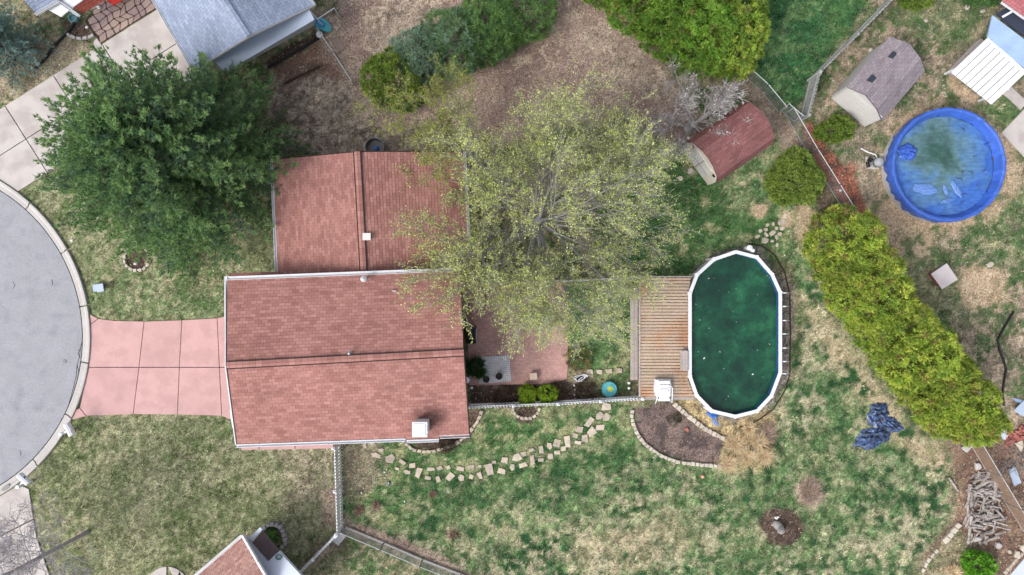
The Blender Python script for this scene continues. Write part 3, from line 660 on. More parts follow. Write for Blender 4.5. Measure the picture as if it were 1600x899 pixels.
# chimney and roof vents
ch = obj('chimney', MB().box(P(655.5, 672, 5.4) - Vector((0, 0, 5.4)), .56, .56, 5.3), M['white'], house)
obj('chimney_cap', MB().box(P(655.5, 672, 5.4) + Vector((0, 0, -.1)), .64, .64, .05).box(P(655.5, 672, 5.4) + Vector((0, 0, -.05)), .58, .58, .04, 0, .8), M['whitemetal'], ch)
for x, y in ((648.5, 662.5), (666, 662), (666.5, 675)): obj('cap_bracket', MB().box(P(x, y, 5.32), .10, .07, .04, .1), M['whitemetal'], ch)
mb = MB().lathe(P(571, 436, 4.1), [(.05, -.1), (.05, .3), (.14, .3), (.14, .42), (.02, .48)], 12); obj('flue_vent', mb, M['metal'], house, smooth=False)
mb = MB().box(P(617, 455, 4.2), .26, .12, .14, 0, .7); obj('roof_vent', mb, M['greywood'], house)
mb = MB().lathe(P(547.5, 552, ZR - .1), [(.11, 0), (.06, .08), (.045, .36)], 10); obj('vent_pipe', mb, M['metal'], house)
obj('downspout', MB().tube([P(566, 437, 4.0), P(574, 433, 3.9), P(580, 430, 3.3)], .045, 8), M['gutter'], house)
# --- north wing
wz, we, wr = 2.55, 2.35, 3.65
wW0, wW1, wE0, wE1, wR0, wR1 = P(426, 250, wz), P(436, 452, wz), P(724, 238, we), P(735, 455, we), P(558, 238, wr), P(570, 460, wr)
slope('wing_roof', house, wW0, wW1, wR1, wR0, SH['red']); slope('wing_roof', house, wE1, wE0, wR0, wR1, SH['red'])
ridge(house, wR0 + Vector((0, .02, 0)), wR1, .27, SH['red'], .07)
walls(house, inset([P(426, 250, wz), P(436, 470, wz), P(735, 465, we), P(724, 240, we)], .4), we - .12, M['brickwall'], (1, wr - .25))
gutter(house, wW0 + Vector((-.05, .05, -.09)), P(435, 430, wz - .09) + Vector((-.05, 0, 0)), .13); gutter(house, wE0 + Vector((.06, .05, -.09)), wE1 + Vector((.06, 0, -.09)), .12)
mb = MB(); mb.beam(wW0 + Vector((0, .04, -.14)), wR0 + Vector((0, .04, -.16)), .05, .14); mb.beam(wR0 + Vector((0, .04, -.16)), wE0 + Vector((0, .04, -.14)), .05, .14); obj('rake_board', mb, M['timber'], house)
mb = MB().box(P(573, 370, 3.55), .30, .26, .16).box(P(573, 370, 3.71), .36, .32, .04); obj('box_vent', mb, M['siding'], house)
slope('porch_roof', house, P(357, 427.5, 2.6), P(436, 425, 2.6), P(436, 440, 2.95), P(357, 442, 2.95), SH['red'])
# --- tub beside the wing
mb = MB().lathe(P(588, 233, 0), [(.38, 0), (.45, .5), (.48, .52), (.44, .52), (.40, .12), (.05, .10)], 24); tub = obj('round_tub', mb, M['wire'], None, 'round grey tub on the ground behind the north wing', 'tub')
obj('hub', MB().lathe(P(588, 233, .1), [(.12, 0), (.12, .2), (.05, .25)], 12), M['blue'], tub)
# --- NW neighbour house
nwh = thing('house', 'grey shingle roofed neighbour house in the upper left corner', 'house', P(340, 0))
z0, z1 = 2.7, 4.1
rd0, rd1 = P(387, 57, z1), P(387, 57, z1) + (P(350, 0, z1) - P(387, 57, z1)) * 4
l0 = P(303, 110, z0); l1 = l0 + (P(237, -6, z0) - P(303, 110, z0)) * 2.0; r0 = P(490, 8, z0); r1 = r0 + (rd1 - rd0)
slope('roof', nwh, l1, l0, rd0, rd1, SH['grey']); slope('roof', nwh, r0, r1, rd1, rd0, SH['grey'])
ridge(nwh, rd0, rd1, .3, SH['grey'], .06, False); gutter(nwh, l0 + Vector((-.07, 0, -.08)), l1 + Vector((-.07, 0, -.08)), .09); gutter(nwh, r0 + Vector((.06, 0, -.08)), r1 + Vector((.06, 0, -.08)), .09)
mb = MB(); mb.beam(r0 + Vector((0, 0, -.14)), rd0 + Vector((0, 0, -.16)), .05, .13); mb.beam(rd0 + Vector((0, 0, -.16)), l0 + Vector((0, 0, -.14)), .05, .13); obj('rake_board', mb, M['siding'], nwh)
walls(nwh, inset([l0, r0, r1, l1], .45), z0 - .1, M['siding'], (0, z1 - .2))
def plate(name, parent, pts, mt, th=.06):
    top = [Vector(p) for p in pts]; n = len(top)
    nz = (top[1] - top[0]).cross(top[2] - top[0]).z
    if nz < 0: top.reverse()
    vs_ = [p - Vector((0, 0, th)) for p in top] + top
    return obj(name, MB().add(vs_, [tuple(range(n))[::-1], tuple(range(n, 2 * n))] + [(i, (i + 1) % n, (i + 1) % n + n, i + n) for i in range(n)]), mt, parent)
plate('awning_roof', nwh, [P(330, 92, 2.62), P(392, 50, 2.66), P(480, 8, 2.66), P(491, 31, 2.5), P(396, 87, 2.5), P(352, 113, 2.5)], M['palemetal'])
for x, y in ((398, 92), (440, 66), (480, 42)): obj('awning_post', MB().box(P(x, y, 0), .08, .08, 2.46), M['white'], nwh)
slope('side_roof', nwh, P(88, -14, 2.5), P(57, 23, 2.5) , P(20, -20, 3.3), P(60, -60, 3.3), SH['grey'])
slope('side_roof', nwh, P(57, 22, 2.5), P(93, 1, 2.5), P(70, -60, 3.3), P(24, -32, 3.3), SH['grey'])
plate('carport_panel', nwh, [P(74, 15, 2.3), P(91, 4, 2.3), P(109, 15, 2.3), P(95, 26.5, 2.3)], M['whitemetal']); plate('carport_panel', nwh, [P(92, 3, 2.36), P(98, -10, 2.36), P(140, -8, 2.36), P(111, 14, 2.36)], M['whitemetal'])
gutter(nwh, P(57, 24, 2.45), P(93, 3, 2.45), .10); gutter(nwh, P(91, 3, 2.4), P(125, 26, 2.4), .12, mt=M['white'])
slope('porch_roof', nwh, P(127, 22, 2.2), P(172, -4, 2.2), P(160, -16, 2.6), P(116, 12, 2.6), shingle_mat('porch_tile', (170, 92, 82), (148, 78, 70), (110, 60, 56), .2))
# --- NE neighbour house with white awning
neh = thing('house', 'neighbour house corner with rose roof, blue grey lean-to and white awning', 'house', P(1580, 60))
A, B, C, D = P(1542, 60, 2.4), P(1602, 116, 2.4), P(1550, 164, 2.2), P(1486, 113, 2.2)
for k in range(8):
    f0, f1 = k / 8, (k + 1) / 8 - .012; q = [A.lerp(B, f0), A.lerp(B, f1), D.lerp(C, f1), D.lerp(C, f0)]
    pn = plate('awning_panel', neh, q, M['whitemetal'], .03)
    mb = MB(); e = (q[1] - q[0]) * .12; mb.beam(q[0] + e, q[3] + e, .05, .045); obj('panel_rib', mb, M['whitemetal'], pn)
    mb = MB(); e = (q[1] - q[0]) * .6; mb.beam(q[0] + e, q[3] + e, .03, .03); obj('panel_rib', mb, M['whitemetal'], pn)
mb = MB(); mb.beam(A + Vector((0, 0, .02)), B + Vector((0, 0, .02)), .14, .06); obj('flashing', mb, M['white'], neh)
for x, y in ((1495, 116), (1548, 158)): obj('awning_post', MB().box(P(x, y, 0) + Vector((-.6, 0, 0)), .09, .09, 2.15), M['white'], neh)
plate('lean_to_roof', neh, [P(1551, 24, 2.9), P(1640, 92, 2.9), P(1640, 140, 2.5), P(1543, 58, 2.5)], M['bluemetal'], .08)
plate('dark_roof_well', neh, [P(1556, 22, 2.6), P(1572, 12, 2.6), P(1640, 62, 2.6), P(1640, 88, 2.6)], mat('dark_gap_sheet', (58, 66, 84), .8), .05)  # flat dark sheet across the gap between lean-to and rose roof
mb = MB(); mb.beam(P(1566, 27, 2.95), P(1580, 19, 2.95), .10, .06); obj('cross_trim', mb, M['white'], neh)
slope('roof', neh, P(1565, 2, 3.0), P(1660, 68, 3.0), P(1720, -20, 4.4), P(1625, -90, 4.4), SH['nered']); slope('roof', neh, P(1780, -110, 3.0), P(1690, -180, 3.0), P(1625, -90, 4.4), P(1720, -20, 4.4), SH['nered'])
gutter(neh, P(1564, 4, 2.9), P(1660, 71, 2.9), .12)
walls(neh, [P(1575, 5, 0) + Vector((.4, .4, 0)), P(1650, 62, 0) + Vector((.2, .6, 0)), P(1740, -80, 0), P(1665, -150, 0)], 2.8, M['siding'])
plate('boardwalk', neh, [P(1480, 112, .12), P(1520, 70, .12), P(1532, 60, .12), P(1540, 66, .12), P(1490, 118, .12)], M['greywood'], .1)
# --- SW neighbour house
swh = thing('house', 'neighbour house with pink shingle roof and white flat porch at the bottom edge', 'house', P(380, 900))
z0, z1 = 2.7, 3.9
a = P(378, 839, z0); b_ = a + (P(308, 899, z0) - P(378, 839, z0)) * 3; c_ = P(401, 878, z1); d_ = c_ + (b_ - a)
slope('roof', swh, b_, a, c_, d_, SH['swred']); e_ = P(424, 917, z0); slope('roof', swh, e_, e_ + (b_ - a), d_, c_, SH['swred'])
gutter(swh, a + Vector((0, .06, -.08)), b_ + Vector((0, .06, -.08)), .13); mb = MB(); mb.beam(a + Vector((.03, .05, -.1)), c_ + Vector((.03, 0, -.12)), .1, .16); mb.beam(c_ + Vector((.03, 0, -.12)), e_ + Vector((.03, 0, -.1)), .1, .16); obj('rake_board', mb, M['white'], swh)
walls(swh, inset([a, e_, e_ + (b_ - a), b_][::-1], .4), z0 - .1, M['siding'], (0, z1 - .2))
plate('porch_roof', swh, [P(383, 838, 2.45), P(392, 847.5, 2.45), P(418, 876.5, 2.45), P(436, 862, 2.45), P(474, 903, 2.45), P(500, 930, 2.45), P(440, 985, 2.45), P(398, 940, 2.45), P(394, 890, 2.45)], M['membrane'], .18)
slope('shingled_porch_roof', swh, P(437, 860, 2.36), P(411, 829, 2.36), P(394, 848, 2.5), P(419.5, 877, 2.5), SH['brown'], .06)
plate('porch_beam', swh, [P(389, 842, 2.5), P(406, 824, 2.5), P(410, 828, 2.5), P(393, 846, 2.5)], M['membrane'], .12)
walls(swh, [P(404, 850, 0), P(430, 872, 0) , P(480, 930, 0), P(420, 960, 0)], 2.2, M['siding'])
mb = MB(); [mb.tube([P(435.5 + 4.5 * math.cos(t_ * .5) + .6 * math.cos(t_ * 3), 871 + 3.8 * math.sin(t_ * .5), 2.47 + .012 * t_ / 6) for t_ in range(40)], .02, 5)]; obj('hose_coil', mb, mat('green_hose', (60, 130, 110), .5), None, 'green garden hose coiled on the white porch roof', 'hose')
obj('roof_vent', MB().box(P(378, 896, 3.3), .3, .3, .2, .7, .7), M['greywood'], swh)
# --- sheds
def shed(name, label, f, ax_, half, L, prof, mt, wallm, th=.04):
    """f: ground centre of the front end, ax_: axis unit vector, prof: list of (offset across, z) left to right over the roof"""
    t_ = thing(name, label, 'shed', f); ax_ = Vector(ax_).normalized(); s_ = Vector((-ax_.y, ax_.x, 0)); f = Vector(f)
    pt = lambda o, z, l: f + s_ * o + ax_ * l + Vector((0, 0, z))
    for i in range(len(prof) - 1):
        (o0, za), (o1, zb) = prof[i], prof[i + 1]
        if za < zb: slope('roof', t_, pt(o0, za, -.12), pt(o0, za, L + .12), pt(o1, zb, L + .12), pt(o1, zb, -.12), mt)
        else: slope('roof', t_, pt(o1, zb, L + .12), pt(o1, zb, -.12), pt(o0, za, -.12), pt(o0, za, L + .12), mt)
    ins = [(o * .93, z - .07) for o, z in prof]
    for l, nm in ((0, 'front_wall'), (L, 'back_wall')):
        poly = [pt(ins[0][0], 0, l)] + [pt(o, z, l) for o, z in ins] + [pt(ins[-1][0], 0, l)]; d = ax_ * .05; k = len(poly)
        obj(nm, MB().add([p - d for p in poly] + [p + d for p in poly], [tuple(range(k)), tuple(range(k, 2 * k))[::-1]] + [(j, j + k, (j + 1) % k + k, (j + 1) % k) for j in range(k)]), wallm, t_)
    for o, z in (ins[0], ins[-1]): obj('side_wall', MB().beam(pt(o, 0, 0.05), pt(o, 0, L - .05), .08, z), wallm, t_)
    return t_, pt
k = P(1091, 256, 0); f2 = P(1092, 258, 0)
ax2 = (P(1186, 192, 2.0) - P(1098, 254, 2.0)); ax2.z = 0
bt, pt = shed('barn_shed', 'small barn with rounded rose red shingle roof and pale front wall', P(1087, 260, 0), ax2, 1.2, 3.05, [(1.22, 1.55), (1.0, 2.15), (.45, 2.55), (0, 2.66), (-.45, 2.55), (-1.0, 2.15), (-1.22, 1.55)], SH['barn'], mat('pale_shed_wall', (228, 220, 206), .7, .06, .08, 2, 10))
for o in (.85, -.85): obj('vent', MB().box(pt(o, 1.55, -.065), .16, .05, .2, math.atan2(ax2.y, ax2.x) + math.pi / 2), M['dark'], bt)
dr = obj('door', MB().box(pt(0, .1, -.07), 1.3, .04, 1.75, math.atan2(ax2.y, ax2.x) + math.pi / 2), M['siding'], bt); obj('door_trim', MB().box(pt(0, .1, -.10), .06, .03, 1.75, math.atan2(ax2.y, ax2.x) + math.pi / 2).box(pt(0, .95, -.10), 1.3, .03, .06, math.atan2(ax2.y, ax2.x) + math.pi / 2), M['greywood'], dr)
ax3 = (P(1386, 103) - P(1322, 178)); ax3.z = 0
gs, pt = shed('garden_shed', 'grey shingled garden shed with two dark roof hatches', P(1325, 174, 0), ax3, 1.1, 2.9, [(1.17, 1.95), (.36, 2.5), (-.55, 2.2), (-1.22, 1.65)], SH['shed'], mat('grey_shed_siding', (208, 206, 204), .7, .06, .08, 2, 10))
for x, y in ((1393, 88.5), (1360, 125)):
    c = P(x, y, 2.25); obj('roof_hatch', MB().box(c - Vector((0, 0, .05)), .30, .28, .24, math.atan2(ax3.y, ax3.x)), M['glass'], gs)
mb = MB(); s3 = Vector((-ax3.y, ax3.x, 0)).normalized()
for kk in range(9): obj('siding_board', MB().beam(pt(1.02, .12 + kk * .2, -.075), pt(-1.05, .12 + kk * .2, -.075), .03, .185), mat('shed_siding_board', (214, 212, 210), .7) if kk == 0 else bpy.data.materials['shed_siding_board'], gs)
# ------------------------------------------------------------------ oval pool and deck
ZP = 1.3
oval = [(1150, 391), (1184.6, 400), (1209, 428), (1222, 457), (1222, 583), (1208, 620), (1184.6, 645), (1149, 654), (1111, 645), (1086.5, 620), (1075.5, 589), (1075.5, 458), (1087, 428), (1114.5, 403)]
pool = thing('oval_pool', 'oval above ground pool with white rim and murky green water', 'pool', P(1149, 522))
pc = P(1149, 522, ZP)
O_ = [P(x, y, ZP) for x, y in oval]; n = len(O_)
def insp(pts, d):
    out = []
    for i in range(len(pts)):
        a, b_, c = pts[i - 1], pts[i], pts[(i + 1) % len(pts)]
        d1 = (b_ - a).normalized(); d2 = (c - b_).normalized(); n1 = Vector((d1.y, -d1.x, 0)); n2 = Vector((d2.y, -d2.x, 0))
        nn = (n1 + n2).normalized(); out.append(b_ + nn * d / max(nn.dot(n1), .3))
    return out
if (insp(O_, .1)[0] - pc).length > (O_[0] - pc).length: insp_ = lambda p, d: insp(p, -d)
else: insp_ = insp
I_ = insp_(O_, .165); J_ = insp_(O_, .09)
for i in range(n):
    j = (i + 1) % n; q = [O_[i], O_[j], I_[j], I_[i]]
    e = (O_[j] - O_[i]).normalized() * .006
    pts = [q[0] + e, q[1] - e, q[2] - e, q[3] + e]
    if (pts[1] - pts[0]).cross(pts[2] - pts[0]).z < 0: pts = pts[::-1]
    obj('rim_section', MB().hexa([p + Vector((0, 0, -.05)) for p in pts], pts), M['gutter'], pool)
    if i in (3, 4) or 0 < i < 14: obj('rim_joint', MB().box(O_[i].lerp(I_[i], .5) + Vector((0, 0, .002)), .10, .20, .015, math.atan2((O_[i] - pc).y, (O_[i] - pc).x) + math.pi / 2), M['white'], pool)
def ringwall(pts, z0, z1, mt, nm, flip=False):
    m_ = len(pts); mb = MB(); vs_ = [(p.x, p.y, z0) for p in pts] + [(p.x, p.y, z1) for p in pts]
    fs = [(i, (i + 1) % m_, (i + 1) % m_ + m_, i + m_) for i in range(m_)]
    return obj(nm, mb.add(vs_, fs), mt, pool)
ringwall(J_, 0, ZP - .05, M['siding'], 'outer_wall'); ringwall(I_, .2, ZP - .04, mat('pool_liner', (40, 92, 136), .5, .15, .1, 1.2, 8), 'liner')
m, t, b = _new('murky_green_water'); g = N(t, 'ShaderNodeNewGeometry').outputs['Position']
nz = N(t, 'ShaderNodeTexNoise', Scale=.75, Detail=6.0, Roughness=.62); t.links.new(g, nz.inputs['Vector'])
rp = N(t, 'ShaderNodeValToRGB'); t.links.new(nz.outputs[0], rp.inputs[0]); e = rp.color_ramp.elements
e[0].position = .38; e[0].color = alb(24, 56, 47) + (1,); e[1].position = .72; e[1].color = alb(50, 116, 80) + (1,); x_ = e.new(.54); x_.color = alb(30, 78, 59) + (1,)
s, _ = vary(t, rp.outputs[0], g, 7.0, .18, 4); t.links.new(s, b.inputs['Base Color']); b.inputs['Roughness'].default_value = .12; b.inputs['Specular IOR Level'].default_value = .35
M['pond'] = m
wp = [Vector((p.x, p.y, .95)) for p in insp_(O_, .15)]; obj('water', MB().sheet([(p.x, p.y) for p in wp], .95), M['pond'], pool)
for y in (458, 479, 501, 522, 544, 565, 584):
    a = P(1222.5, y, 1.22); obj('strut', MB().beam(a, a + Vector((.16, 0, 0)), .05, .06).beam(P(1216, y, 0) + Vector((.55, 0, 0)), a + Vector((.10, 0, 0)), .05, .05), M['white'], pool)
for i in (0, 1, 2, 5, 6, 7, 8, 9, 10, 11, 12, 13): obj('upright', MB().box(Vector((J_[i].x, J_[i].y, 0)) + (O_[i] - J_[i]) * .4, .10, .10, ZP - .06), M['white'], pool)
for x, y in ((1100, 560), (1176, 585)): obj('pool_float', MB().box(P(x, y, .955), .09, .05, .03, random.random() * 3), M['whitemetal'], None, 'tiny pale leaf floating on the green pool water, %s one' % ('left' if x < 1150 else 'right'), 'leaf')
fl = thing('pool_skimmer', 'white skimmer canister on the north rim of the oval pool', 'skimmer', P(1168, 388))
obj('canister', MB().lathe(P(1168, 388, 1.0), [(.11, -.3), (.11, .3), (.13, .3), (.13, .36), (.03, .40)], 16), M['white'], fl); obj('cap', MB().lathe(P(1174, 392, 1.0), [(.09, -.2), (.09, .27), (.05, .31)], 14), M['white'], fl)
fl_ = random.Random(4); mb = MB()
for k in range(24):
    c = P(fl_.uniform(1085, 1214), fl_.uniform(412, 632), .957); a = fl_.uniform(0, 3); u_ = Vector((math.cos(a), math.sin(a), 0)) * fl_.uniform(.02, .05); v_ = Vector((-u_.y, u_.x, 0)) * .5; mb.add([c - u_, c + v_, c + u_, c - v_], [(0, 3, 2, 1)])
obj('floating_leaves', mb, M['stone'], pool, kind='stuff')
# curved edging beyond the gravel
obj('bed_edging', MB().tube([P(x, y, .02) for x, y in ((1165, 380), (1190, 384), (1210, 398), (1226, 425), (1234, 460), (1235, 520), (1234, 585), (1226, 612), (1208, 640), (1180, 660), (1155, 668))], .035, 6), M['timber'], None, 'thin brown edging strip curving round the oval pool gravel', 'edging')
deck = thing('deck', 'weathered wooden deck joined to the west side of the oval pool', 'deck', P(1038, 530))
ZD = 1.1; y = 434.5; nb = 38; step = (621.0 - 434.5) / nb
for k in range(nb):
    ya, yb = y + k * step, y + (k + 1) * step - 1.1; ym = (ya + yb) / 2
    xr = 1076.5
    if ym < 458: xr = 1076.5 + (458 - ym) * .12
    if ym > 589: xr = 1073 + (ym - 589) * .40
    xl = 1001 + random.uniform(-.4, .4)
    pa, pb = P(xl, ym, ZD), P(xr + random.uniform(-.5, .2), ym, ZD)
    splits = [(0, 1)] if k % 5 else [(0, random.uniform(.35, .7))]; 
    if len(splits) == 1 and splits[0][1] < 1: splits.append((splits[0][1] + .004, 1))
    for f0, f1 in splits: obj('deck_board', MB().beam(pa.lerp(pb, f0) - Vector((0, 0, .035)), pa.lerp(pb, f1) - Vector((0, 0, .035)), (yb - ya) / S * (H - ZD) / H, .035), M['plank'], deck)
obj('rim_board', MB().beam(P(999.3, 433, ZD), P(999.3, 622, ZD), .09, .03), M['greywood'], deck); obj('rim_board', MB().beam(P(998, 432.6, ZD), P(1082, 432.6, ZD), .06, .03), M['greywood'], deck); obj('rim_board', MB().beam(P(998, 622.6, ZD), P(1084, 622.6, ZD), .13, .03), M['greywood'], deck)
for yy in (440, 480, 525, 570, 615): obj('joist', MB().beam(P(1001, yy, ZD - .2), P(1074, yy, ZD - .2), .05, .14), M['timber'], deck)
for x in (1002, 1040, 1072):
    for yy in (440, 525, 615): obj('post', MB().box(P(x, yy, 0), .1, .1, ZD - .21), M['timber'], deck)
for k, x in enumerate((987.5, 993.5)): obj('step_board', MB().beam(P(x, 450, .55 + .0 * k), P(x, 594, .55), .175, .04), M['greywood'], deck)
obj('step_stringer', MB().beam(P(990, 452, 0), P(990, 456, 0), .3, .55).beam(P(990, 588, 0), P(990, 592, 0), .3, .55), M['timber'], deck)
bn = thing('deck_box', 'low grey wooden box on the deck against the pool rim', 'box', P(1069, 564, ZD))
for k, x in enumerate((1064.8, 1068.6, 1072.4)): obj('lid_board', MB().beam(P(x, 548, ZD + .28), P(x, 579.5, ZD + .28), .11, .03), M['greywood'], bn)
obj('body', MB().box(P(1068.6, 563.7, ZD + .005), .30, .90, .27), M['greywood'], bn)
# white moulded pool steps
ps = thing('pool_steps', 'white plastic pool steps standing on the south end of the deck', 'steps', P(1037, 606, ZD))
obj('tread_shell', MB().prism([tuple(P(x, y, ZD))[:2] for x, y in ((1022, 591.5), (1046, 592), (1047, 600), (1046, 619), (1024, 619), (1021, 610))], ZD + .005, ZD + .34, .05), M['white'], ps)
for k in range(3): obj('tread', MB().box(P(1037.5, 597.5 + k * 6.6, ZD + .342 + .0 * k), .52 - .06 * k, .15, .05 + .03 * (2 - k), .02), M['white'], ps)
obj('leg_frame', MB().tube([P(1028, 618, ZD + .3), P(1026, 626, ZD), P(1024, 630, ZD - .7)], .03, 8).tube([P(1044, 618, ZD + .3), P(1046, 626, ZD), P(1050, 629, ZD - .7)], .03, 8).beam(P(1030, 621, ZD + .26), P(1044, 621, ZD + .26), .12, .03).beam(P(1028, 625, ZD + .12), P(1047, 625, ZD + .12), .12, .03), M['white'], ps)
obj('handrail', MB().tube([P(1046, 603, ZD + .3), P(1047, 603, ZD + .8), P(1050.5, 606, ZD + .85), P(1050.5, 618, ZD + .8), P(1050, 628, ZD + .2), P(1050, 629, ZD - .6)], .028, 8), M['white'], ps)
bt_ = thing('crumpled_tarp', 'small crumpled blue plastic sheet beside the lower pool rim', 'tarp', P(1118, 654))
def crumple(c, rx, ry, h, rot, nn=22, seed=0, ridge_=.5):
    r = random.Random(seed); mb = MB(); vs_ = []; 
    for i in range(nn + 1):
        for j in range(nn + 1):
            u, v = i / nn * 2 - 1, j / nn * 2 - 1; s_ = max(abs(u), abs(v)) or 1e-6; l = math.hypot(u, v) or 1e-6; u2, v2 = u * s_ / l, v * s_ / l; d = math.hypot(u2, v2)
            edge = 1 + .07 * math.sin(5 * math.atan2(v2, u2) + seed) + .05 * math.sin(9 * math.atan2(v2, u2) + 2 * seed)
            z = h * (1 - d ** 3) * (.6 + ridge_ * .5 * math.sin(7 * u2 + 3 * math.sin(4 * v2 + seed)) * math.cos(6 * v2 + seed) + r.uniform(-.10, .10)); z = max(z, .012)
            x, y_ = u2 * rx * edge, v2 * ry * edge
            vs_.append((c[0] + x * math.cos(rot) - y_ * math.sin(rot), c[1] + x * math.sin(rot) + y_ * math.cos(rot), c[2] + z))
    fs = [(i * (nn + 1) + j, (i + 1) * (nn + 1) + j, (i + 1) * (nn + 1) + j + 1, i * (nn + 1) + j + 1) for i in range(nn) for j in range(nn)]
    return mb.add(vs_, fs)
obj('sheet', crumple(P(1113, 648), .30, .16, .14, -.4, 16, 3), M['blue'], bt_); obj('sheet', crumple(P(1118, 660), .22, .13, .08, -.9, 12, 5), mat('faded_blue_plastic', (120, 146, 196), .5), bt_)
tb = thing('tarp', 'large dark blue tarpaulin bundle on the lawn by the long hedge', 'tarp', P(1373, 668))
M['tarp'] = mat('dark_blue_tarp', (74, 100, 148), .35, .2, .2, 2, 9, bmp=.8, spec=.6, c2=(34, 42, 64), c2s=7.0, c2lo=.44, c2hi=.58)
obj('upper_fold', crumple(P(1372, 650), .55, .70, .22, -.3, 34, 8, .8), M['tarp'], tb); obj('lower_fold', crumple(P(1363, 684), .95, .52, .20, .35, 34, 11, .8), M['tarp'], tb); obj('corner_fold', crumple(P(1390, 662), .70, .34, .14, -.45, 24, 13, .8), M['tarp'], tb)
# ------------------------------------------------------------------ round blue pool
rp_ = thing('round_pool', 'round above ground pool under a sagging blue cover with dirty puddles', 'pool', P(1478, 262)); ZB = 1.2
c = P(1482.5, 257.5, ZB); c0 = Vector((c.x, c.y, 0)); RB = 2.71
M['bluecover'] = mat('blue_pool_cover', (62, 104, 200), .38, .22, .08, 1.5, 10, bmp=.4, spec=.5)
obj('wall', MB().lathe(c0, [(RB - .05, 0), (RB - .02, ZB - .1), (RB - .10, ZB - .1), (RB - .12, .02), (.001, .02)], 64), mat('pool_wall_panel', (206, 204, 206), .6, .08, .06, 2), rp_)
def coverring(prof, nn=128, amp=.03, seed=1, drape=0.0):
    r = np.random.default_rng(seed); vs_ = []; ph = r.uniform(0, 6.28, 8)
    for k, (rr, z) in enumerate(prof):
        for i in range(nn):
            a = 2 * math.pi * i / nn; w_ = sum(math.sin(a * f + ph[q]) for q, f in enumerate((7, 13, 22, 31, 47))) / 5
            w2 = sum(math.sin(a * f + ph[q] + k) for q, f in enumerate((11, 19, 29, 37, 53))) / 5
            x = rr + amp * w2; zz = z + amp * .8 * w_ + (drape * w_ * (1 if k == 0 else 0))
            vs_.append((c0.x + x * math.cos(a), c0.y + x * math.sin(a), zz))
    fs = [(k * nn + i, k * nn + (i + 1) % nn, (k + 1) * nn + (i + 1) % nn, (k + 1) * nn + i) for k in range(len(prof) - 1) for i in range(nn)]
    return MB().add(vs_, fs)
obj('cover_skirt', coverring([(RB + .03, .55), (RB + .07, .85), (RB + .06, 1.1), (RB + .02, ZB + .01)], 160, .035, 2, .28), M['bluecover'], rp_)
obj('rim_roll', coverring([(RB + .03, ZB - .02), (RB + .04, ZB + .04), (RB - .03, ZB + .06), (RB - .12, ZB + .02), (RB - .2, ZB - .16), (RB - .30, ZB - .36)], 160, .034, 3), M['bluecover'], rp_)
m, t, b = _new('flooded_blue_cover'); g = N(t, 'ShaderNodeNewGeometry').outputs['Position']
nz = N(t, 'ShaderNodeTexNoise', Scale=.62, Detail=5.0, Roughness=.55, Distortion=.8); mp = N(t, 'ShaderNodeMapping'); mp.inputs['Location'].default_value = (2.0, 1.3, 0); t.links.new(g, mp.inputs['Vector']); t.links.new(mp.outputs[0], nz.inputs['Vector'])
d = N(t, 'ShaderNodeVectorMath', operation='DISTANCE'); t.links.new(g, d.inputs[0]); d.inputs[1].default_value = tuple(P(1462, 240, .84))
mrd = N(t, 'ShaderNodeMapRange'); mrd.inputs[1].default_value = .2; mrd.inputs[2].default_value = 2.5; mrd.inputs[3].default_value = .26; mrd.inputs[4].default_value = -.22; t.links.new(d.outputs['Value'], mrd.inputs[0])
ad = N(t, 'ShaderNodeMath', operation='ADD'); t.links.new(nz.outputs[0], ad.inputs[0]); t.links.new(mrd.outputs[0], ad.inputs[1])
rp = N(t, 'ShaderNodeValToRGB'); t.links.new(ad.outputs[0], rp.inputs[0]); e = rp.color_ramp.elements
e[0].position = .26; e[0].color = alb(64, 110, 192) + (1,); e[1].position = .80; e[1].color = alb(58, 92, 84) + (1,); x_ = e.new(.42); x_.color = alb(84, 128, 182) + (1,); x_ = e.new(.60); x_.color = alb(92, 126, 134) + (1,)
mp2 = N(t, 'ShaderNodeMapping'); mp2.inputs['Scale'].default_value = (2.2, 9, 1); mp2.inputs['Rotation'].default_value = (0, 0, .7); t.links.new(g, mp2.inputs['Vector'])
s, h = vary(t, rp.outputs[0], mp2.outputs[0], 1.0, .22, 4); s, h2 = vary(t, s, g, 4.0, .22, 6)
t.links.new(s, b.inputs['Base Color']); b.inputs['Roughness'].default_value = .25; b.inputs['Specular IOR Level'].default_value = .45; bump(t, b, h2, .6, .05); M['flood'] = m
cv = MB(); vs_ = []; NR, NA = 26, 72
for i in range(NR + 1):
    rr = (RB - .30) * i / NR
    for j in range(NA):
        a = 2 * math.pi * j / NA; x, y_ = rr * math.cos(a), rr * math.sin(a)
        z = .82 + .05 * math.sin(3 * x + 2 * y_) * math.sin(2.2 * y_ - x) * (rr / RB) ** 2 + .02 * math.sin(9 * x + 4 * math.sin(5 * y_)) * (rr / RB)
        vs_.append((c0.x + x, c0.y + y_, z))
cv.add(vs_, [(i * NA + j, (i + 1) * NA + j, (i + 1) * NA + (j + 1) % NA, i * NA + (j + 1) % NA) for i in range(NR) for j in range(NA)])
cvo = obj('cover_sheet', cv, M['flood'], rp_, smooth=True)
M['palecover'] = mat('pale_blue_cover', (108, 146, 212), .4, .12, .1, 3, 10)
for (x, y, rx, ry, rot, hh, sd_) in ((1418, 238, .46, .42, .2, .34, 1), (1445, 296, .60, .26, -.15, .10, 2), (1494, 296, .14, .46, .55, .08, 3), (1480, 314, .32, .10, .3, .08, 4), (1477, 297, .10, .26, .3, .08, 6)):
    cc = P(x, y, .85); obj('cover_fold', crumple(cc, rx, ry, hh, rot, 18, sd_, .5), M['palecover'] if sd_ != 1 else M['bluecover'], cvo)
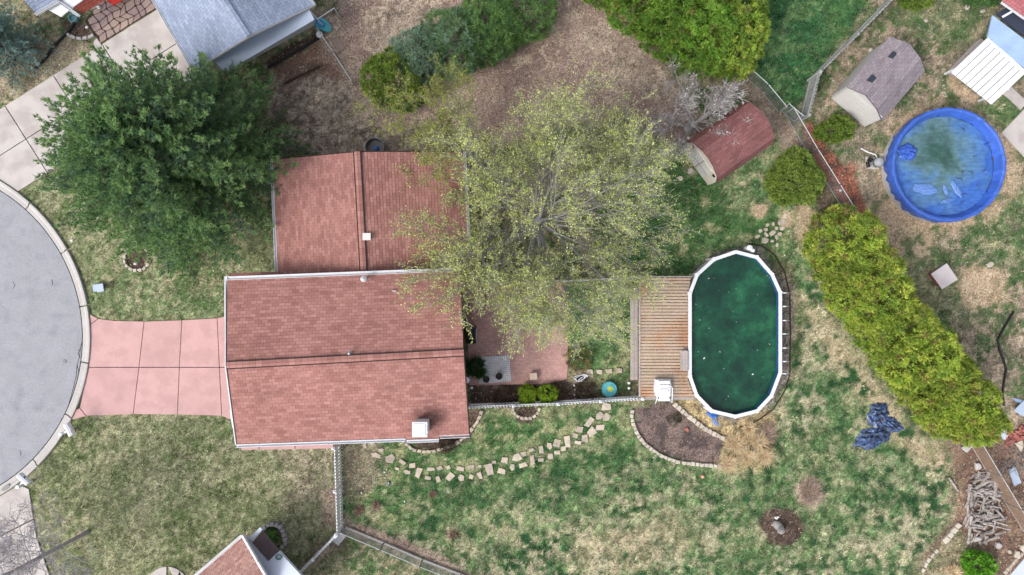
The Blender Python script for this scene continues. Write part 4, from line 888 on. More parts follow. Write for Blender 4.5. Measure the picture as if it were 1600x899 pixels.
for k, (x, y, a) in enumerate(((1474, 208, .4), (1507, 206, 2), (1537, 226, .2), (1502, 272, 1), (1520, 273, 2.2), (1533, 270, .5), (1483, 190, 1.5), (1520, 245, .15), (1505, 283, 2.5), (1525, 292, .9), (1500, 318, .3), (1512, 305, 2.9))):
    cc = P(x, y, .87); l = .09 + .05 * (k % 3); obj('wet_crease', MB().tube([cc, cc + Vector((l * math.cos(a), l * math.sin(a), .03)), cc + Vector((2 * l * math.cos(a + .3), 2 * l * math.sin(a + .3), 0))], [.012, .022, .008], 5), M['tarp'], cvo)
# pump and filter
pf = thing('pool_pump', 'black pool pump and silver filter tank left of the round pool', 'pump', P(1362, 254))
obj('base_pad', MB().prism([tuple(P(x, y))[:2] for x, y in ((1352, 245), (1374, 247), (1373, 265), (1353, 264))], -.01, .04, .01), M['concrete'], pf)
obj('filter_tank', MB().lathe(P(1366, 256, 0), [(.20, .04), (.23, .12), (.23, .5), (.17, .6), (.05, .63)], 20), M['metal'], pf, smooth=False); obj('clamp_band', MB().lathe(P(1366, 256, 0), [(.245, .33), (.245, .38)], 20), M['black'], pf)
obj('motor', MB().tube([P(1357, 248, .2), P(1362, 251, .2)], .11, 12).tube([P(1355, 253, .18), P(1357, 262, .18)], .09, 10), M['black'], pf); obj('return_hose', MB().tube([P(1345, 232, .06), P(1356, 238, .06), P(1368, 242, .10), P(1371, 248, .2), P(1368, 254, .5)], .035, 8), M['white'], pf)
obj('paver', MB().prism(wpoly([(1374, 240), (1388, 241), (1386, 252), (1374, 252)]), 0, .05, .01), M['stone'], pf); obj('paver', MB().prism(wpoly([(1373, 253.5), (1386, 253.5), (1385, 261), (1374, 260)]), 0, .045, .01), M['stone'], pf)
# ------------------------------------------------------------------ fences
def picket_mesh(wd, th, h, mt):
    mb = MB(); hw = wd / 2; poly = [(-hw, 0), (hw, 0), (hw, h - .06), (hw * .3, h), (-hw * .3, h), (-hw, h - .06)]; k = len(poly)
    vs_ = [(x, -th / 2, z) for x, z in poly] + [(x, th / 2, z) for x, z in poly]
    mb.add(vs_, [tuple(range(k)), tuple(range(k, 2 * k))[::-1]] + [(j, j + k, (j + 1) % k + k, (j + 1) % k) for j in range(k)]); return make_mesh('picket', mb, mt, origin=(0, 0, 0))[0]
def fence(label, pts, h, mt, gap=.13, wd=.085, post_every=1.9, pw=.11, name='picket_fence', scallop=0.0, off=.035, part='picket', postw=None, skip=None):
    W = [P(x, y, 0) for x, y in pts]; f = thing(name, label, 'fence', W[0]); me = picket_mesh(wd, .038, h, mt); pm = MB().box((0, 0, 0), pw, pw, h + .05).box((0, 0, h + .05), pw * 1.35, pw * 1.35, .03).box((0, 0, h + .08), pw * 1.2, pw * 1.2, .06, 0, .2); pme = make_mesh('post', pm, postw or mt, origin=(0, 0, 0))[0]
    for i in range(len(W) - 1):
        a, b_ = W[i], W[i + 1]; d = b_ - a; L = d.length; d.normalize(); rz = math.atan2(d.y, d.x); nrm = Vector((-d.y, d.x, 0))
        for z in (.2, h - .25): obj('rail', MB().beam(a + Vector((0, 0, z)), b_ + Vector((0, 0, z)), .055, .08), mt, f)
        k = max(1, round(L / post_every))
        for q in range(k + (1 if i == len(W) - 2 else 0)): inst('post', pme, a + d * (L * q / k), f, rz)
        m_ = int(L / gap)
        for q in range(m_):
            s_ = (q + .5) / m_; hh = 1 - scallop * math.sin(math.pi * ((s_ * k) % 1.0))
            inst(part, me, a + d * (L * s_) + nrm * off, f, rz, (1, 1, hh))
    return f
fence('white picket fence from the house wall south to the corner', [(531, 692), (535, 822)], 1.25, M['white'], .155, .085)
fence('white picket fence running southwest to the lower neighbour porch', [(533, 826), (498, 862), (464, 896), (440, 921)], 1.1, M['white'], .16)
fence('white scalloped picket fence south of the brick patio', [(734, 631), (870, 626), (998, 618)], 1.1, M['white'], .15, .095, scallop=.08, off=-.05)
fence('weathered white picket fence between patio and big tree', [(733, 443), (840, 441), (905, 439), (998, 434)], 1.0, mat('weathered_white_paint', (228, 230, 232), .7, .2, .15, 3, 14), .17)
fence('silver grey wooden board fence along the bright green lawn', [(1372, 15), (1318, 70), (1262, 126)], 1.5, M['fencewood'], .19, .17, 2.4, name='board_fence', part='board')
fence('silver grey board fence panel turning south by the grey shed', [(1263, 127), (1247, 190)], 1.35, M['fencewood'], .16, .14, 2.4, name='board_fence', part='board')
fence('outer end of the silver grey board fence at the top edge', [(1374, 13), (1420, -34)], 1.5, M['fencewood'], .19, .17, 2.4, name='board_fence', part='board')
def chain(label, pts, h, wm, rail=None, name='chain_link_fence', base=None, sp=.09, rr=.022, wr=.0032):
    W = [P(x, y, 0) for x, y in pts]; f = thing(name, label, 'fence', W[0]); wmb = MB(); up = Vector((0, 0, h))
    for i in range(len(W) - 1):
        a, b_ = W[i], W[i + 1]; L = (b_ - a).length; d = (b_ - a).normalized()
        obj('top_rail', MB().tube([a + up, b_ + up], rr, 8), rail or M['metal'], f); obj('bottom_rail', MB().tube([a + Vector((0, 0, .05)), b_ + Vector((0, 0, .05))], rr * .8, 6), rail or M['metal'], f)
        if base: obj('base_board', MB().beam(a, b_, .10, .12), base, f)
        k = max(1, round(L / 2.4))
        for q in range(k + 1): obj('post', MB().tube([a.lerp(b_, q / k), a.lerp(b_, q / k) + up * 1.04], .03, 8), rail or M['metal'], f)
        q = -h
        while q < L:
            for sg in (1, -1):
                s0, s1 = (q, q + h) if sg > 0 else (q + h, q); za, zb = 0.0, h
                def clip(s0, za, s1, zb):
                    if s0 < 0: za += (zb - za) * (-s0) / (s1 - s0); s0 = 0
                    if s0 > L: za += (zb - za) * (L - s0) / (s1 - s0); s0 = L
                    return s0, za
                A0, Z0 = clip(s0, za, s1, zb); A1, Z1 = clip(s1, zb, s0, za)
                if abs(A0 - A1) > .02:
                    p0, p1 = a + d * A0 + Vector((0, 0, Z0)), a + d * A1 + Vector((0, 0, Z1)); wmb.tube([p0, p1], wr, 3, False)
            q += sp
    obj('wire_mesh', wmb, wm, f, kind='stuff'); return f
chain('chain link fence crossing the red mulch near the round bush', [(1226, 178), (1262, 240), (1296, 294), (1332, 352), (1352, 386)], 1.2, M['wire'])
chain('chain link fence from the magnolia to the board fence corner', [(1150, 108), (1188, 142), (1216, 176)], 1.15, M['wire'])
chain('chain link gate leaf between the two fences near the grey shed', [(1219, 172), (1240, 190)], 1.2, M['wire'], name='chain_link_gate')
chain('chain link fence with gravel strip along the lower lawn edge', [(540, 823), (600, 848), (660, 874), (720, 897), (790, 925)], 1.0, M['wire'], base=M['kerb'], wr=.006)
chain('rusty chain link fence beside the firewood pile', [(1512, 688), (1540, 735), (1570, 785), (1600, 832), (1640, 890)], 1.2, M['rust'], sp=.07, wr=.006)
chain('thin wire fence between the kayak and the hedge bushes', [(504, 56), (528, 92), (556, 135)], 1.0, M['wire'], sp=.12)
gt = thing('gate_frame', 'white pipe gate frame by the grey awning corner', 'gate', P(495, 30)); obj('pipe', MB().tube([P(486, 19, 1.0), P(496, 30, 1.0), P(522, 13, 1.0)], .03, 8), M['white'], gt)
for x, y in ((486, 19), (496, 30), (522, 13)):
    a = P(x, y, 1.0); obj('post', MB().tube([Vector((a.x, a.y, 0)), a], .03, 8), M['white'], gt)
# ------------------------------------------------------------------ stones
def rock(px, py, wx, wy, rot, z1, ch, rnd_, n=6):
    c = P(px, py); pts = []
    for i in range(n):
        a = 2 * math.pi * (i + rnd_.uniform(-.16, .16)) / n + math.pi / n; rr = rnd_.uniform(.86, 1.1); sq = 1 / max(abs(math.cos(a)), abs(math.sin(a))) ** .6
        x, y = math.cos(a) * wx / 2 * rr * sq, math.sin(a) * wy / 2 * rr * sq
        pts.append((c.x + x * math.cos(rot) - y * math.sin(rot), c.y + x * math.sin(rot) + y * math.cos(rot)))
    return MB().prism(pts, -.02, z1, ch)
pr = random.Random(5)
path = thing('stepping_stone_path', 'curving path of irregular tan stepping stones across the lawn', None, P(750, 735), kind='structure')
ST = [(115,290,20,28),(158,272,38,30,-.9),(213,317,28,24),(180,347,50,32,-.4),(268,370,56,54,.7),(338,388,42,24,-.5),(308,428,22,18),(398,408,40,30,.2),(365,447,38,26),(437,447,36,62,-.4),(507,431,42,24),(560,425,36,24),(490,482,36,26),(552,490,26,40,.3),(612,420,24,22),(624,472,36,50,-.8),(684,425,44,26),(686,482,34,38),(747,418,38,28),(749,475,26,32),(797,415,22,20),(800,468,32,40,.3),(853,430,44,66,.2),(885,388,24,22),(945,378,40,36),(928,442,46,32),(1018,362,54,44,.4),(1060,340,32,34),(992,420,26,38),(1056,408,44,30,.3),(1110,378,30,58,.15),(1108,318,32,20,.3),(1163,315,36,44,.2),(1163,375,32,24),(1213,292,30,42,.2),(1217,355,36,36),(1262,275,46,44),(1262,332,36,26),(1297,308,30,30),(1322,268,36,70,.15),(1367,230,36,26),(1384,272,42,24),(1392,197,38,44),(1425,250,42,46),(1450,150,36,68,-.7),(1466,208,54,54,.7),(1510,112,38,48,-.5),(1516,182,52,36,.1),(1552,120,40,50,-.3),(1550,60,58,42)]
for s_ in ST:
    x, y = 540 + s_[0] / 3.81, 620 + s_[1] / 3.81; rot = s_[4] if len(s_) > 4 else pr.uniform(-.3, .3)
    obj('stone', rock(x, y, s_[2] / 3.81 / S * 1.18, s_[3] / 3.81 / S * 1.18, rot, pr.uniform(.05, .075), .012, pr, pr.choice((4, 4, 5))), M['stone'], path)
def border(label, pts, wd, ln, h, mt, name='stone_border', gap=.02):
    f = thing(name, label, None, P(*pts[0]), kind='structure'); W = [P(x, y) for x, y in pts]; acc = 0; me = None
    seg = [(W[i + 1] - W[i]).length for i in range(len(W) - 1)]; tot = sum(seg); k = max(2, round(tot / (ln + gap)))
    mes = []
    for v in range(4):
        pts_ = [(x + pr.uniform(-.12, .12) * ln, y + pr.uniform(-.12, .12) * wd) for x, y in ((-ln / 2, -wd / 2), (0, -wd * .53), (ln / 2, -wd / 2), (ln / 2, wd / 2), (0, wd * .53), (-ln / 2, wd / 2))]
        mes.append(make_mesh('stone', MB().prism(pts_, -.02, h, .02), mt, origin=(0, 0, 0))[0])
    for q in range(k):
        s_ = tot * (q + .5) / k; i = 0
        while s_ > seg[i] and i < len(seg) - 1: s_ -= seg[i]; i += 1
        d = (W[i + 1] - W[i]).normalized(); p = W[i] + d * s_
        inst('stone', mes[q % 4], p + Vector((0, 0, pr.uniform(-.02, .015))), f, math.atan2(d.y, d.x) + pr.uniform(-.1, .1), (pr.uniform(.88, 1.05), pr.uniform(.85, 1.1), 1))
    return f
def arcp(cx, cy, rx, ry, a0, a1, n=14): return [(cx + rx * math.cos(R_(a0 + (a1 - a0) * i / n)), cy + ry * math.sin(R_(a0 + (a1 - a0) * i / n))) for i in range(n + 1)]
border('row of tan blocks edging the planting bed under the chimney', [(627, 687), (635, 694), (645, 702), (660, 705.5), (675, 705), (695, 700), (712, 693), (725, 684), (736, 672), (745, 660), (751, 648), (753, 641)], .15, .22, .12, M['stone'])
border('half ring of tan blocks below the patio fence', arcp(822, 637, 21, 17, -2, 182), .15, .20, .12, M['stone'])
border('ring of pale blocks round the small tree bed by the driveway', arcp(215, 404, 20, 19, 0, 352, 24), .13, .22, .12, M['bstone'])
border('stone border on the west side of the bare soil bed', [(988, 640), (987, 652), (990, 664), (997, 680), (1006, 692), (1016, 700), (1030, 710), (1048, 718), (1062, 722)], .18, .20, .13, M['bstone'])
border('stone border on the south rim of the bare soil bed', [(1065, 722.5), (1080, 724.5), (1100, 726.5), (1118, 728), (1128, 727)], .18, .20, .13, M['bstone'])
border('stone border on the east side of the bare soil bed', [(1052, 630), (1062, 639), (1075, 650), (1089, 661), (1103, 671), (1118, 679), (1132, 686)], .20, .22, .14, M['bstone'])
border('grey block ring planter beside the lower neighbour porch', [(413, 826), (420, 820), (430, 817), (438, 821), (443, 829), (447, 839), (447, 848), (440, 855)], .17, .2, .25, mat('grey_block', (172, 168, 170), .9, .1, .15, 2, 14, .1))
border('curved grey block edging of the flower bed at the drain pipe', [(104, 50), (108, 55), (116, 59), (126, 61), (137, 60), (147, 55)], .13, .26, .12, M['kerb'])
border('line of grey rocks below the firewood pile', [(1474, 846), (1480, 840), (1487, 832), (1494, 823), (1499, 818)], .24, .30, .14, M['bstone'])
border('tan rock edging along the path in the lower right corner', [(1568, 896), (1576, 886), (1582, 879), (1590, 870), (1598, 862), (1610, 850)], .16, .19, .12, M['stone'])
border('row of small stones between patio shrubs and deck', [(898, 580), (912, 581), (922, 580.5), (942, 581), (958, 579), (975, 579)], .22, .30, .08, M['stone'], gap=.22)
border('brick row edging the sticks by the lower fence', [(1440, 895), (1448, 880), (1456, 868), (1466, 858)], .14, .24, .07, M['bstone'], gap=.08)
sc = thing('stone_cluster', 'cluster of loose pale stones north of the oval pool', None, P(1210, 358), kind='structure')
for s_ in ((1183, 370, 9, 7), (1195, 376, 12, 11), (1188, 361, 6, 7), (1196, 359, 7, 6), (1207, 364, 11, 8), (1214, 371, 8, 6), (1218, 366, 7, 7), (1199, 352, 7, 5), (1208, 350, 6, 4), (1213, 357, 5, 6), (1222, 357, 8, 7), (1206, 377, 5, 7), (1214, 383, 7, 5), (1221, 347, 12, 9), (1226, 338, 10, 8), (1197, 367, 8, 6)): obj('stone', rock(s_[0], s_[1], s_[2] / S, s_[3] / S, pr.uniform(0, 3), pr.uniform(.03, .09), .02, pr), M['stone'], sc)
for x, y, w_, lb in ((1078, 268, 11, 'larger flat grey stone by the barn front wall'), (1063, 279, 9, 'smaller flat grey stone left of the barn'), (1360, 80, 9, 'pale boulder at the north side of the grey shed'), (1356, 90, 6, 'small round rock next to the shed boulder'), (1446, 33, 6, 'small pale rock on the upper right lawn'), (1511, 12, 10, 'pale rock near the rose roofed house'), (1535, 18, 8, 'brown rock left of the blue grey lean-to'), (1588, 866, 11, 'big pale rock in the lower right corner'), (1598, 857, 12, 'pale slab rock above the lower right corner'), (1577, 862, 7, 'tan pebble rock left of the corner boulders'), (1546, 414, 12, 'single tan paving stone on the right hand lawn'), (1073, 671, 7, 'thin brick lying in the bare soil bed')):
    obj('rock', rock(x, y, w_ / S, w_ * (.8 if w_ > 5 else .6) / S, pr.uniform(0, 3), .06 + .01 * w_ * .5, .03, pr), M['terracotta'] if 'brick' in lb else M['bstone'], None, lb, 'rock')
# ------------------------------------------------------------------ garden things
def mailbox(label, bx, hx, lidopen):
    b0 = P(*bx); t_ = thing('mailbox', label, 'mailbox', b0); hd = P(*hx, 1.15); d = hd - b0; d.z = 0; d.normalize()
    c = b0 + d * .10
    obj('post', MB().box(b0, .12, .12, 1.05).box(b0 + Vector((0, 0, 1.05)), .15, .15, .04).beam(b0 + Vector((0, 0, .9)), b0 + d * .62 + Vector((0, 0, .9)), .09, .09), M['white'], t_)
    obj('brace', MB().tube([b0 + Vector((0, 0, .45)), b0 + d * .45 + Vector((0, 0, .88))], .035, 6), M['white'], t_)
    s_ = Vector((-d.y, d.x, 0)); cc = b0 + d * .52 + Vector((0, 0, 1.0)); mb = MB(); prof = [(-.14, 0), (.14, 0), (.14, .14), (.10, .22), (0, .26), (-.10, .22), (-.14, .14)]
    a_, e_ = cc - s_ * .32, cc + s_ * .32; k = len(prof); mb.add([a_ + d * x + Vector((0, 0, z)) for x, z in prof] + [e_ + d * x + Vector((0, 0, z)) for x, z in prof], [tuple(range(k)), tuple(range(k, 2 * k))[::-1]] + [(j, j + k, (j + 1) % k + k, (j + 1) % k) for j in range(k)])
    obj('box', mb, M['white'], t_); obj('flag', MB().box(cc + d * .12 + Vector((0, 0, .1)), .02, .12, .12), M['dark'] if lidopen else M['white'], t_)
mailbox('white mailbox on a post at the kerb below the pink driveway', (115, 672), (97, 677), False)
mailbox('white mailbox with dark flag at the lower left driveway', (50, 752), (35, 751), True)
obj('drain_grate', MB().lathe(P(10, 762, .10), [(.24, -.02), (.24, .05), (.2, .055)], 18, 1.0, .45, .6), M['wire'], None, 'dark oval drain cover in the kerb at the left edge', 'drain')
ub = thing('utility_box', 'pale blue utility box on the lawn above the pink driveway', 'utility box', P(156, 450)); obj('cabinet', MB().box(P(157, 450), .30, .36, .42, .15, .94), mat('pale_blue_metal', (182, 202, 226), .5), ub); obj('lid', MB().box(P(157, 450, .42), .33, .39, .05, .15), M['palemetal'], ub)
def lamp(label, x, y): 
    t_ = thing('garden_light', label, 'light', P(x, y)); obj('stake', MB().tube([P(x, y), P(x, y, .3)], .012, 6), M['white'], t_); a = P(x, y, .3); obj('cap', MB().lathe(a, [(.07, 0), (.07, .04), (.02, .08)], 12), M['white'], t_)
lamp('small white garden light near the kerb under the evergreen', 113, 376); lamp('small white garden light in the ring bed by the driveway', 212, 412); lamp('white garden light beside the rusty chain link fence by the mulch', 1313, 298)
lamp('white garden light in the flower bed by the black drain pipe', 136, 43); lamp('white solar light below the brick patio corner', 737, 606)
# drain pipes
def pipe(label, pts, r, mt, nm='drain_pipe'): return obj(nm, MB().tube([P(x, y, r * 1.0) for x, y in pts], r, 8), mt, None, label, 'pipe')
pipe('long black corrugated drain pipe in the upper left', [(116, 36), (111, 44), (103, 53), (92, 64), (82, 75), (74, 87), (66, 97), (53, 107)], .07, M['black']); pipe('black drain pipe snaking down the right hand lawn', [(1584, 487), (1576, 500), (1566, 517), (1559, 531), (1562, 548), (1568, 563), (1572, 577), (1568, 600), (1566, 618), (1569, 634)], .055, M['black'])
pipe('black drain line edging the mulch below the grey awning', [(418, 106), (440, 94), (470, 77), (498, 60)], .06, M['black']); pipe('dark timber edge of the brown planting strip', [(444, 131), (470, 118), (500, 104)], .05, M['timber'], 'timber_edge')
mb = MB().lathe(P(120, 32), [(.13, 0), (.2, .35), (.22, .37), (.18, .37), (.15, .25), (.02, .25)], 16); obj('planter_pot', mb, mat('teal_glaze', (112, 160, 164), .5), None, 'round teal planter pot at the start of the drain pipe', 'pot')
rb = thing('red_box', 'bright red crate beside the flagstone terrace', 'crate', P(180, 2)); obj('body', MB().box(P(181, -4), .62, .55, .45, .5), M['red'], rb); obj('lid', MB().box(P(181, -4, .45), .66, .59, .05, .5), M['red'], rb)
for x, y, r, lb in ((155, 12, 3.4, 'white garden ornament by the red tiled porch'), ): obj('garden_ornament', MB().ball(P(x, y, .12), r / S, r / S * .8, .13), M['siding'], None, lb, 'ornament')
# kayak and bucket
ky = thing('kayak', 'turquoise kayak lying by the corner of the grey awning', 'kayak', P(504, 40)); mb = MB(); vs_ = []; a, b_ = P(490, 30, .1), P(519, 50, .1); d = (b_ - a); L = d.length; d.normalize(); s_ = Vector((-d.y, d.x, 0)); NS = 12
for i in range(NS + 1):
    f = i / NS; wv = .30 * math.sin(math.pi * min(max(f, .02), .98)) ** .65
    for k in range(10):
        t_ = 2 * math.pi * k / 10; vs_.append(a + d * L * f + s_ * wv * math.cos(t_) + Vector((0, 0, .12 + (.16 if math.sin(t_) < 0 else .1) * math.sin(t_) * (wv / .3 + .2))))
mb.add(vs_, [(i * 10 + k, (i + 1) * 10 + k, (i + 1) * 10 + (k + 1) % 10, i * 10 + (k + 1) % 10) for i in range(NS) for k in range(10)] + [tuple(range(10)), tuple(NS * 10 + k for k in range(10))[::-1]]); obj('hull', mb, M['teal'], ky, smooth=True)
obj('seat', MB().lathe(a + d * L * .45 + Vector((0, 0, .2)), [(.16, 0), (.18, .05), (.14, .05), (.1, .02)], 14, 1.5, .8, math.atan2(d.y, d.x)), M['blue'], ky)
obj('bucket', MB().lathe(P(502, 58), [(.12, 0), (.15, .34), (.16, .35), (.16, .38), (.02, .38)], 16), M['white'], None, 'white lidded bucket at the end of the wire fence', 'bucket')
obj('paving_slab', MB().prism(wpoly([(516, 62), (527, 56), (541, 76), (530, 82)]), 0, .04, .01), mat('brown_paver', (150, 132, 124), .9), None, 'brown paving slab below the turquoise kayak', 'slab')
# patio furniture
fp = thing('patio_table', 'round mottled stone table at the top of the brick patio', 'table', P(851, 494)); obj('table_top', MB().lathe(P(851, 494, .65), [(.36, 0), (.40, .02), (.40, .07), (.38, .09)], 28), mat('mosaic_table', (196, 204, 204), .6, .2, .25, 4, 8, c2=(132, 152, 140), c2s=6), fp); obj('pedestal', MB().lathe(P(850.5, 493, .03), [(.22, 0), (.12, .1), (.1, .55), (.2, .62)], 16), M['kerb'], fp)
for a0, a1, lb in ((100, 175, 'west'), (20, 78, 'south')):
    t_ = thing('curved_bench', 'curved stone bench %s of the round patio table' % lb, 'bench', P(850, 496)); pts = []
    for i in range(9): a = R_(a0 + (a1 - a0) * i / 8); pts.append((850 + 26 * math.cos(a), 493 + 26 * math.sin(a)))
    for i in range(8, -1, -1): a = R_(a0 + (a1 - a0) * i / 8); pts.append((850 + 17 * math.cos(a), 493 + 17 * math.sin(a)))
    mb = MB(); w_ = wpoly(pts)
    for i in range(8): mb.prism([w_[i], w_[i + 1], w_[16 - i], w_[17 - i]], .36, .43)
    obj('seat', mb, M['bstone'], t_)
    for i in (1, 6): mx_ = (Vector(w_[i]) + Vector(w_[17 - i])) / 2; obj('leg', MB().box((mx_.x, mx_.y, .03), .18, .18, .33, .5), M['kerb'], t_)
def pot(label, x, y, r, h, mt, fill='soil', nm='plant_pot'):
    t_ = thing(nm, label, 'pot', P(x, y)); z = .055
    obj('pot', MB().lathe(P(x, y, 0), [(r * .7, z), (r, z + h), (r * 1.08, z + h), (r * 1.08, z + h + .03), (r * .88, z + h + .03), (r * .84, z + h - .05)], 20), mt, t_); obj('soil', MB().lathe(P(x, y, 0), [(r * .85, z + h - .06), (r * .83, z + h - .045), (.01, z + h - .04)], 16), M[fill], t_); return t_
pot('left of two round black pots on the cobble pad', 760, 592, .16, .22, M['black']); pot('right of two round black pots on the cobble pad', 780, 587, .16, .24, M['black']); pot('terracotta pot at the foot of the deck steps', 991, 590, .15, .24, M['terracotta'])
pot('red flower pot left of the round patio table', 828, 484, .09, .16, M['red']); pot('red flower pot near the patio fence under the tree', 766, 455, .12, .18, M['red'])
bx = thing('wooden_box', 'small pale wooden box on the brick patio edge', 'box', P(833.5, 588)); obj('body', MB().box(P(833.5, 588, .03), .34, .30, .32, .1), M['stone'], bx); obj('lid', MB().box(P(833.5, 588, .35), .36, .32, .04, .1), mat('pale_wood', (206, 184, 166), .8), bx)
gl = thing('grill', 'dark barbecue grill against the east wall of the house', 'grill', P(737, 523)); obj('cart', MB().box(P(737, 523, .03), .45, .8, .75), M['black'], gl); obj('lid', MB().tube([P(737, 510, .86), P(737, 536, .86)], .22, 14), M['dark'], gl); obj('handle', MB().tube([P(744, 514, .9), P(744, 532, .9)], .02, 6), M['metal'], gl)
dsh = thing('satellite_dish', 'small white dish light fixed by the house east corner', 'light', P(729, 594)); obj('dish', MB().lathe(P(729, 594, 2.6), [(.01, 0), (.1, .02), (.15, .07)], 16), M['white'], dsh); obj('bracket', MB().tube([P(729, 594, 2.6), P(729, 594, 2.4), P(727, 596, 2.2)], .02, 6), M['metal'], dsh)
pt_ = thing('patio_stand', 'white square patio stand by the tree side fence', 'stand', P(848, 451)); 
for x, y in ((844, 447), (852, 447), (844, 455), (852, 455)): obj('leg', MB().box(P(x, y), .04, .04, .6), M['white'], pt_)
obj('frame', MB().beam(P(843, 447, .6), P(853, 447, .6), .05, .04).beam(P(843, 455, .6), P(853, 455, .6), .05, .04).beam(P(844, 447, .64), P(844, 455, .64), .05, .04).beam(P(852, 447, .64), P(852, 455, .64), .05, .04), M['white'], pt_)
bb = thing('bird_bath', 'round turquoise bowl with yellow green centre by the picket fence', 'bowl', P(951, 608)); obj('bowl', MB().lathe(P(951, 607.5, .05), [(.18, 0), (.34, .1), (.37, .22), (.35, .24), (.27, .14), (.05, .09)], 28), M['teal'], bb); obj('filling', MB().lathe(P(952.5, 607, .05), [(.29, .13), (.28, .2), (.14, .24), (.01, .25)], 16, jit=.12), mat('yellow_green', (196, 206, 84), .7, .1, .3, 4, 12), bb); obj('rim', MB().lathe(P(951, 607.5, .05), [(.37, .22), (.385, .25), (.365, .27), (.345, .24)], 28), M['teal'], bb)
hr = thing('hose_reel', 'white garden hose heap on a reel beside the mulch', 'hose', P(908, 592)); mb = MB()
for k in range(4):
    c = P(908 + random.uniform(-3, 3), 592 + random.uniform(-2, 2), .1 + .07 * k); mb.tube([c + Vector((.26 * math.cos(t_ * .4) * (1 + .2 * math.sin(t_ + k)), .16 * math.sin(t_ * .4 + k * .4), .04 * math.sin(t_ * .7 + k))) for t_ in range(17)], .02, 6)
obj('hose', mb, M['white'], hr); obj('reel', MB().tube([P(901, 592, .15), P(916, 592, .15)], .10, 10), M['dark'], hr)
for k, (x, y) in enumerate(((897, 602), (898.5, 609), (897.5, 617), (899, 624))): obj('edging_stake', MB().box(P(x, y), .07, .10, .14, .2 * k, .6), M['white'], None, ['top', 'second', 'third', 'bottom'][k] + ' white stake in the mulch below the hose', 'stake')
for x, y, lb in ((981, 597, 'round white ball ornament near the terracotta pot'), (981, 605, 'lower white bird ornament near the terracotta pot')): 
    o = obj('garden_ornament', MB().lathe(P(x, y), [(.03, 0), (.02, .3), (.05, .31), (.075, .38), (.05, .45), (.01, .47)], 12), M['white'], None, lb, 'ornament')
obj('orange_ball', MB().ball(P(1098, 745, .09), .09, .09, .09), mat('pale_orange', (236, 176, 140), .5), None, 'small pale orange ball on the lawn below the soil bed', 'ball')
obj('paving_slab', MB().prism(wpoly([(516, 841), (529, 828), (541, 838), (529, 852)]), -.01, .10, .02), mat('grey_pad', (196, 196, 198), .85, .1, .1, 2), None, 'square grey pad at the white fence corner', 'slab')
ob = thing('toy', 'small blue grey toy on the lawn below the stepping stones', 'toy', P(607, 756)); obj('body', MB().ball(P(607, 756, .07), .07, .12, .08), mat('slate_blue', (98, 116, 150), .5), ob); obj('trim', MB().ball(P(607, 755, .13), .03, .05, .03), M['white'], ob)
for k, (x, y) in enumerate(((601, 738), (632, 784), (565, 770))): obj('paper_scrap', MB().box(P(x, y, .05), .07, .05, .02, k), M['white'], None, ['white scrap just below the stepping stones', 'white scrap on the open lawn below the path', 'white scrap beside the fallen leaves'][k], 'scrap')
# stone ornament (a curled animal) in the round mulch bed
sn = thing('stone_ornament', 'grey stone snail ornament in the round mulch bed', 'statue', P(1219, 826)); M['statue'] = mat('grey_cast_stone', (150, 146, 144), .9, .1, .15, 3, 14)
obj('body', MB().ball(P(1216, 822, .15), .33, .22, .17, 16, -.7, .03), M['statue'], sn, smooth=True); obj('shell', MB().ball(P(1220.5, 829, .24), .2, .19, .2, 16), M['statue'], sn, smooth=True)
obj('spiral', MB().tube([P(1220.5, 829, .40 + .04 * i / 30) + Vector(((.17 - .155 * i / 30) * math.cos(i * .5), (.17 - .155 * i / 30) * math.sin(i * .5), -.06 * (1 - i / 30) ** 1.0)) for i in range(31)], .022, 6), M['statue'], sn)
obj('stone_figure', MB().ball(P(1213, 809, .12), .10, .08, .12, 10, 0, .12).ball(P(1216, 808, .2), .06, .05, .06, 8), M['siding'], None, 'small white figure above the stone snail', 'statue')
# doghouse-like box with board on the right lawn
bh = thing('wooden_hutch', 'tilted white board over a red crate on the right lawn', 'crate', P(1470, 434)); rz = math.atan2(20, 28)
obj('crate', MB().box(P(1463, 434), .5, .75, .35, .62), mat('faded_red', (168, 96, 92), .8), bh); q = [P(1455, 428, .42), P(1479.5, 411.5, .52), P(1497, 437, .5), P(1472, 452, .4)]; plate('board', bh, q, mat('pale_board', (214, 206, 208), .7, .1, .06, 2), .04)
# firewood pile
lr = random.Random(9); LM = []
for v in range(5):
    r = .030 + .010 * v; mb = MB(); pts = []; n_ = 5
    L = .50 + .08 * v; vs_ = []
    for e in (-1, 0, 1):
        for k in range(n_): a = 2 * math.pi * k / n_; rr = r * lr.uniform(.8, 1.2); vs_.append((e * L / 2, rr * math.cos(a), rr * math.sin(a)))
    mb.add(vs_, [(e * n_ + k, (e + 1) * n_ + k, (e + 1) * n_ + (k + 1) % n_, e * n_ + (k + 1) % n_) for e in (0, 1) for k in range(n_)] + [tuple(range(n_)), tuple(2 * n_ + k for k in range(n_))[::-1]])
    LM.append(make_mesh('firewood_log', mb, M['log'], origin=(0, 0, 0))[0])
def log(x, y, z, a, sc=1.0, lb='split grey log in the dense main part of the firewood heap', tilt=0.0): inst('firewood_log', LM[lr.randrange(5)], P(x, y, z), None, a, (sc, lr.uniform(.9, 1.3), 1.0), lb, 'log', 'firewood logs', ry=tilt)
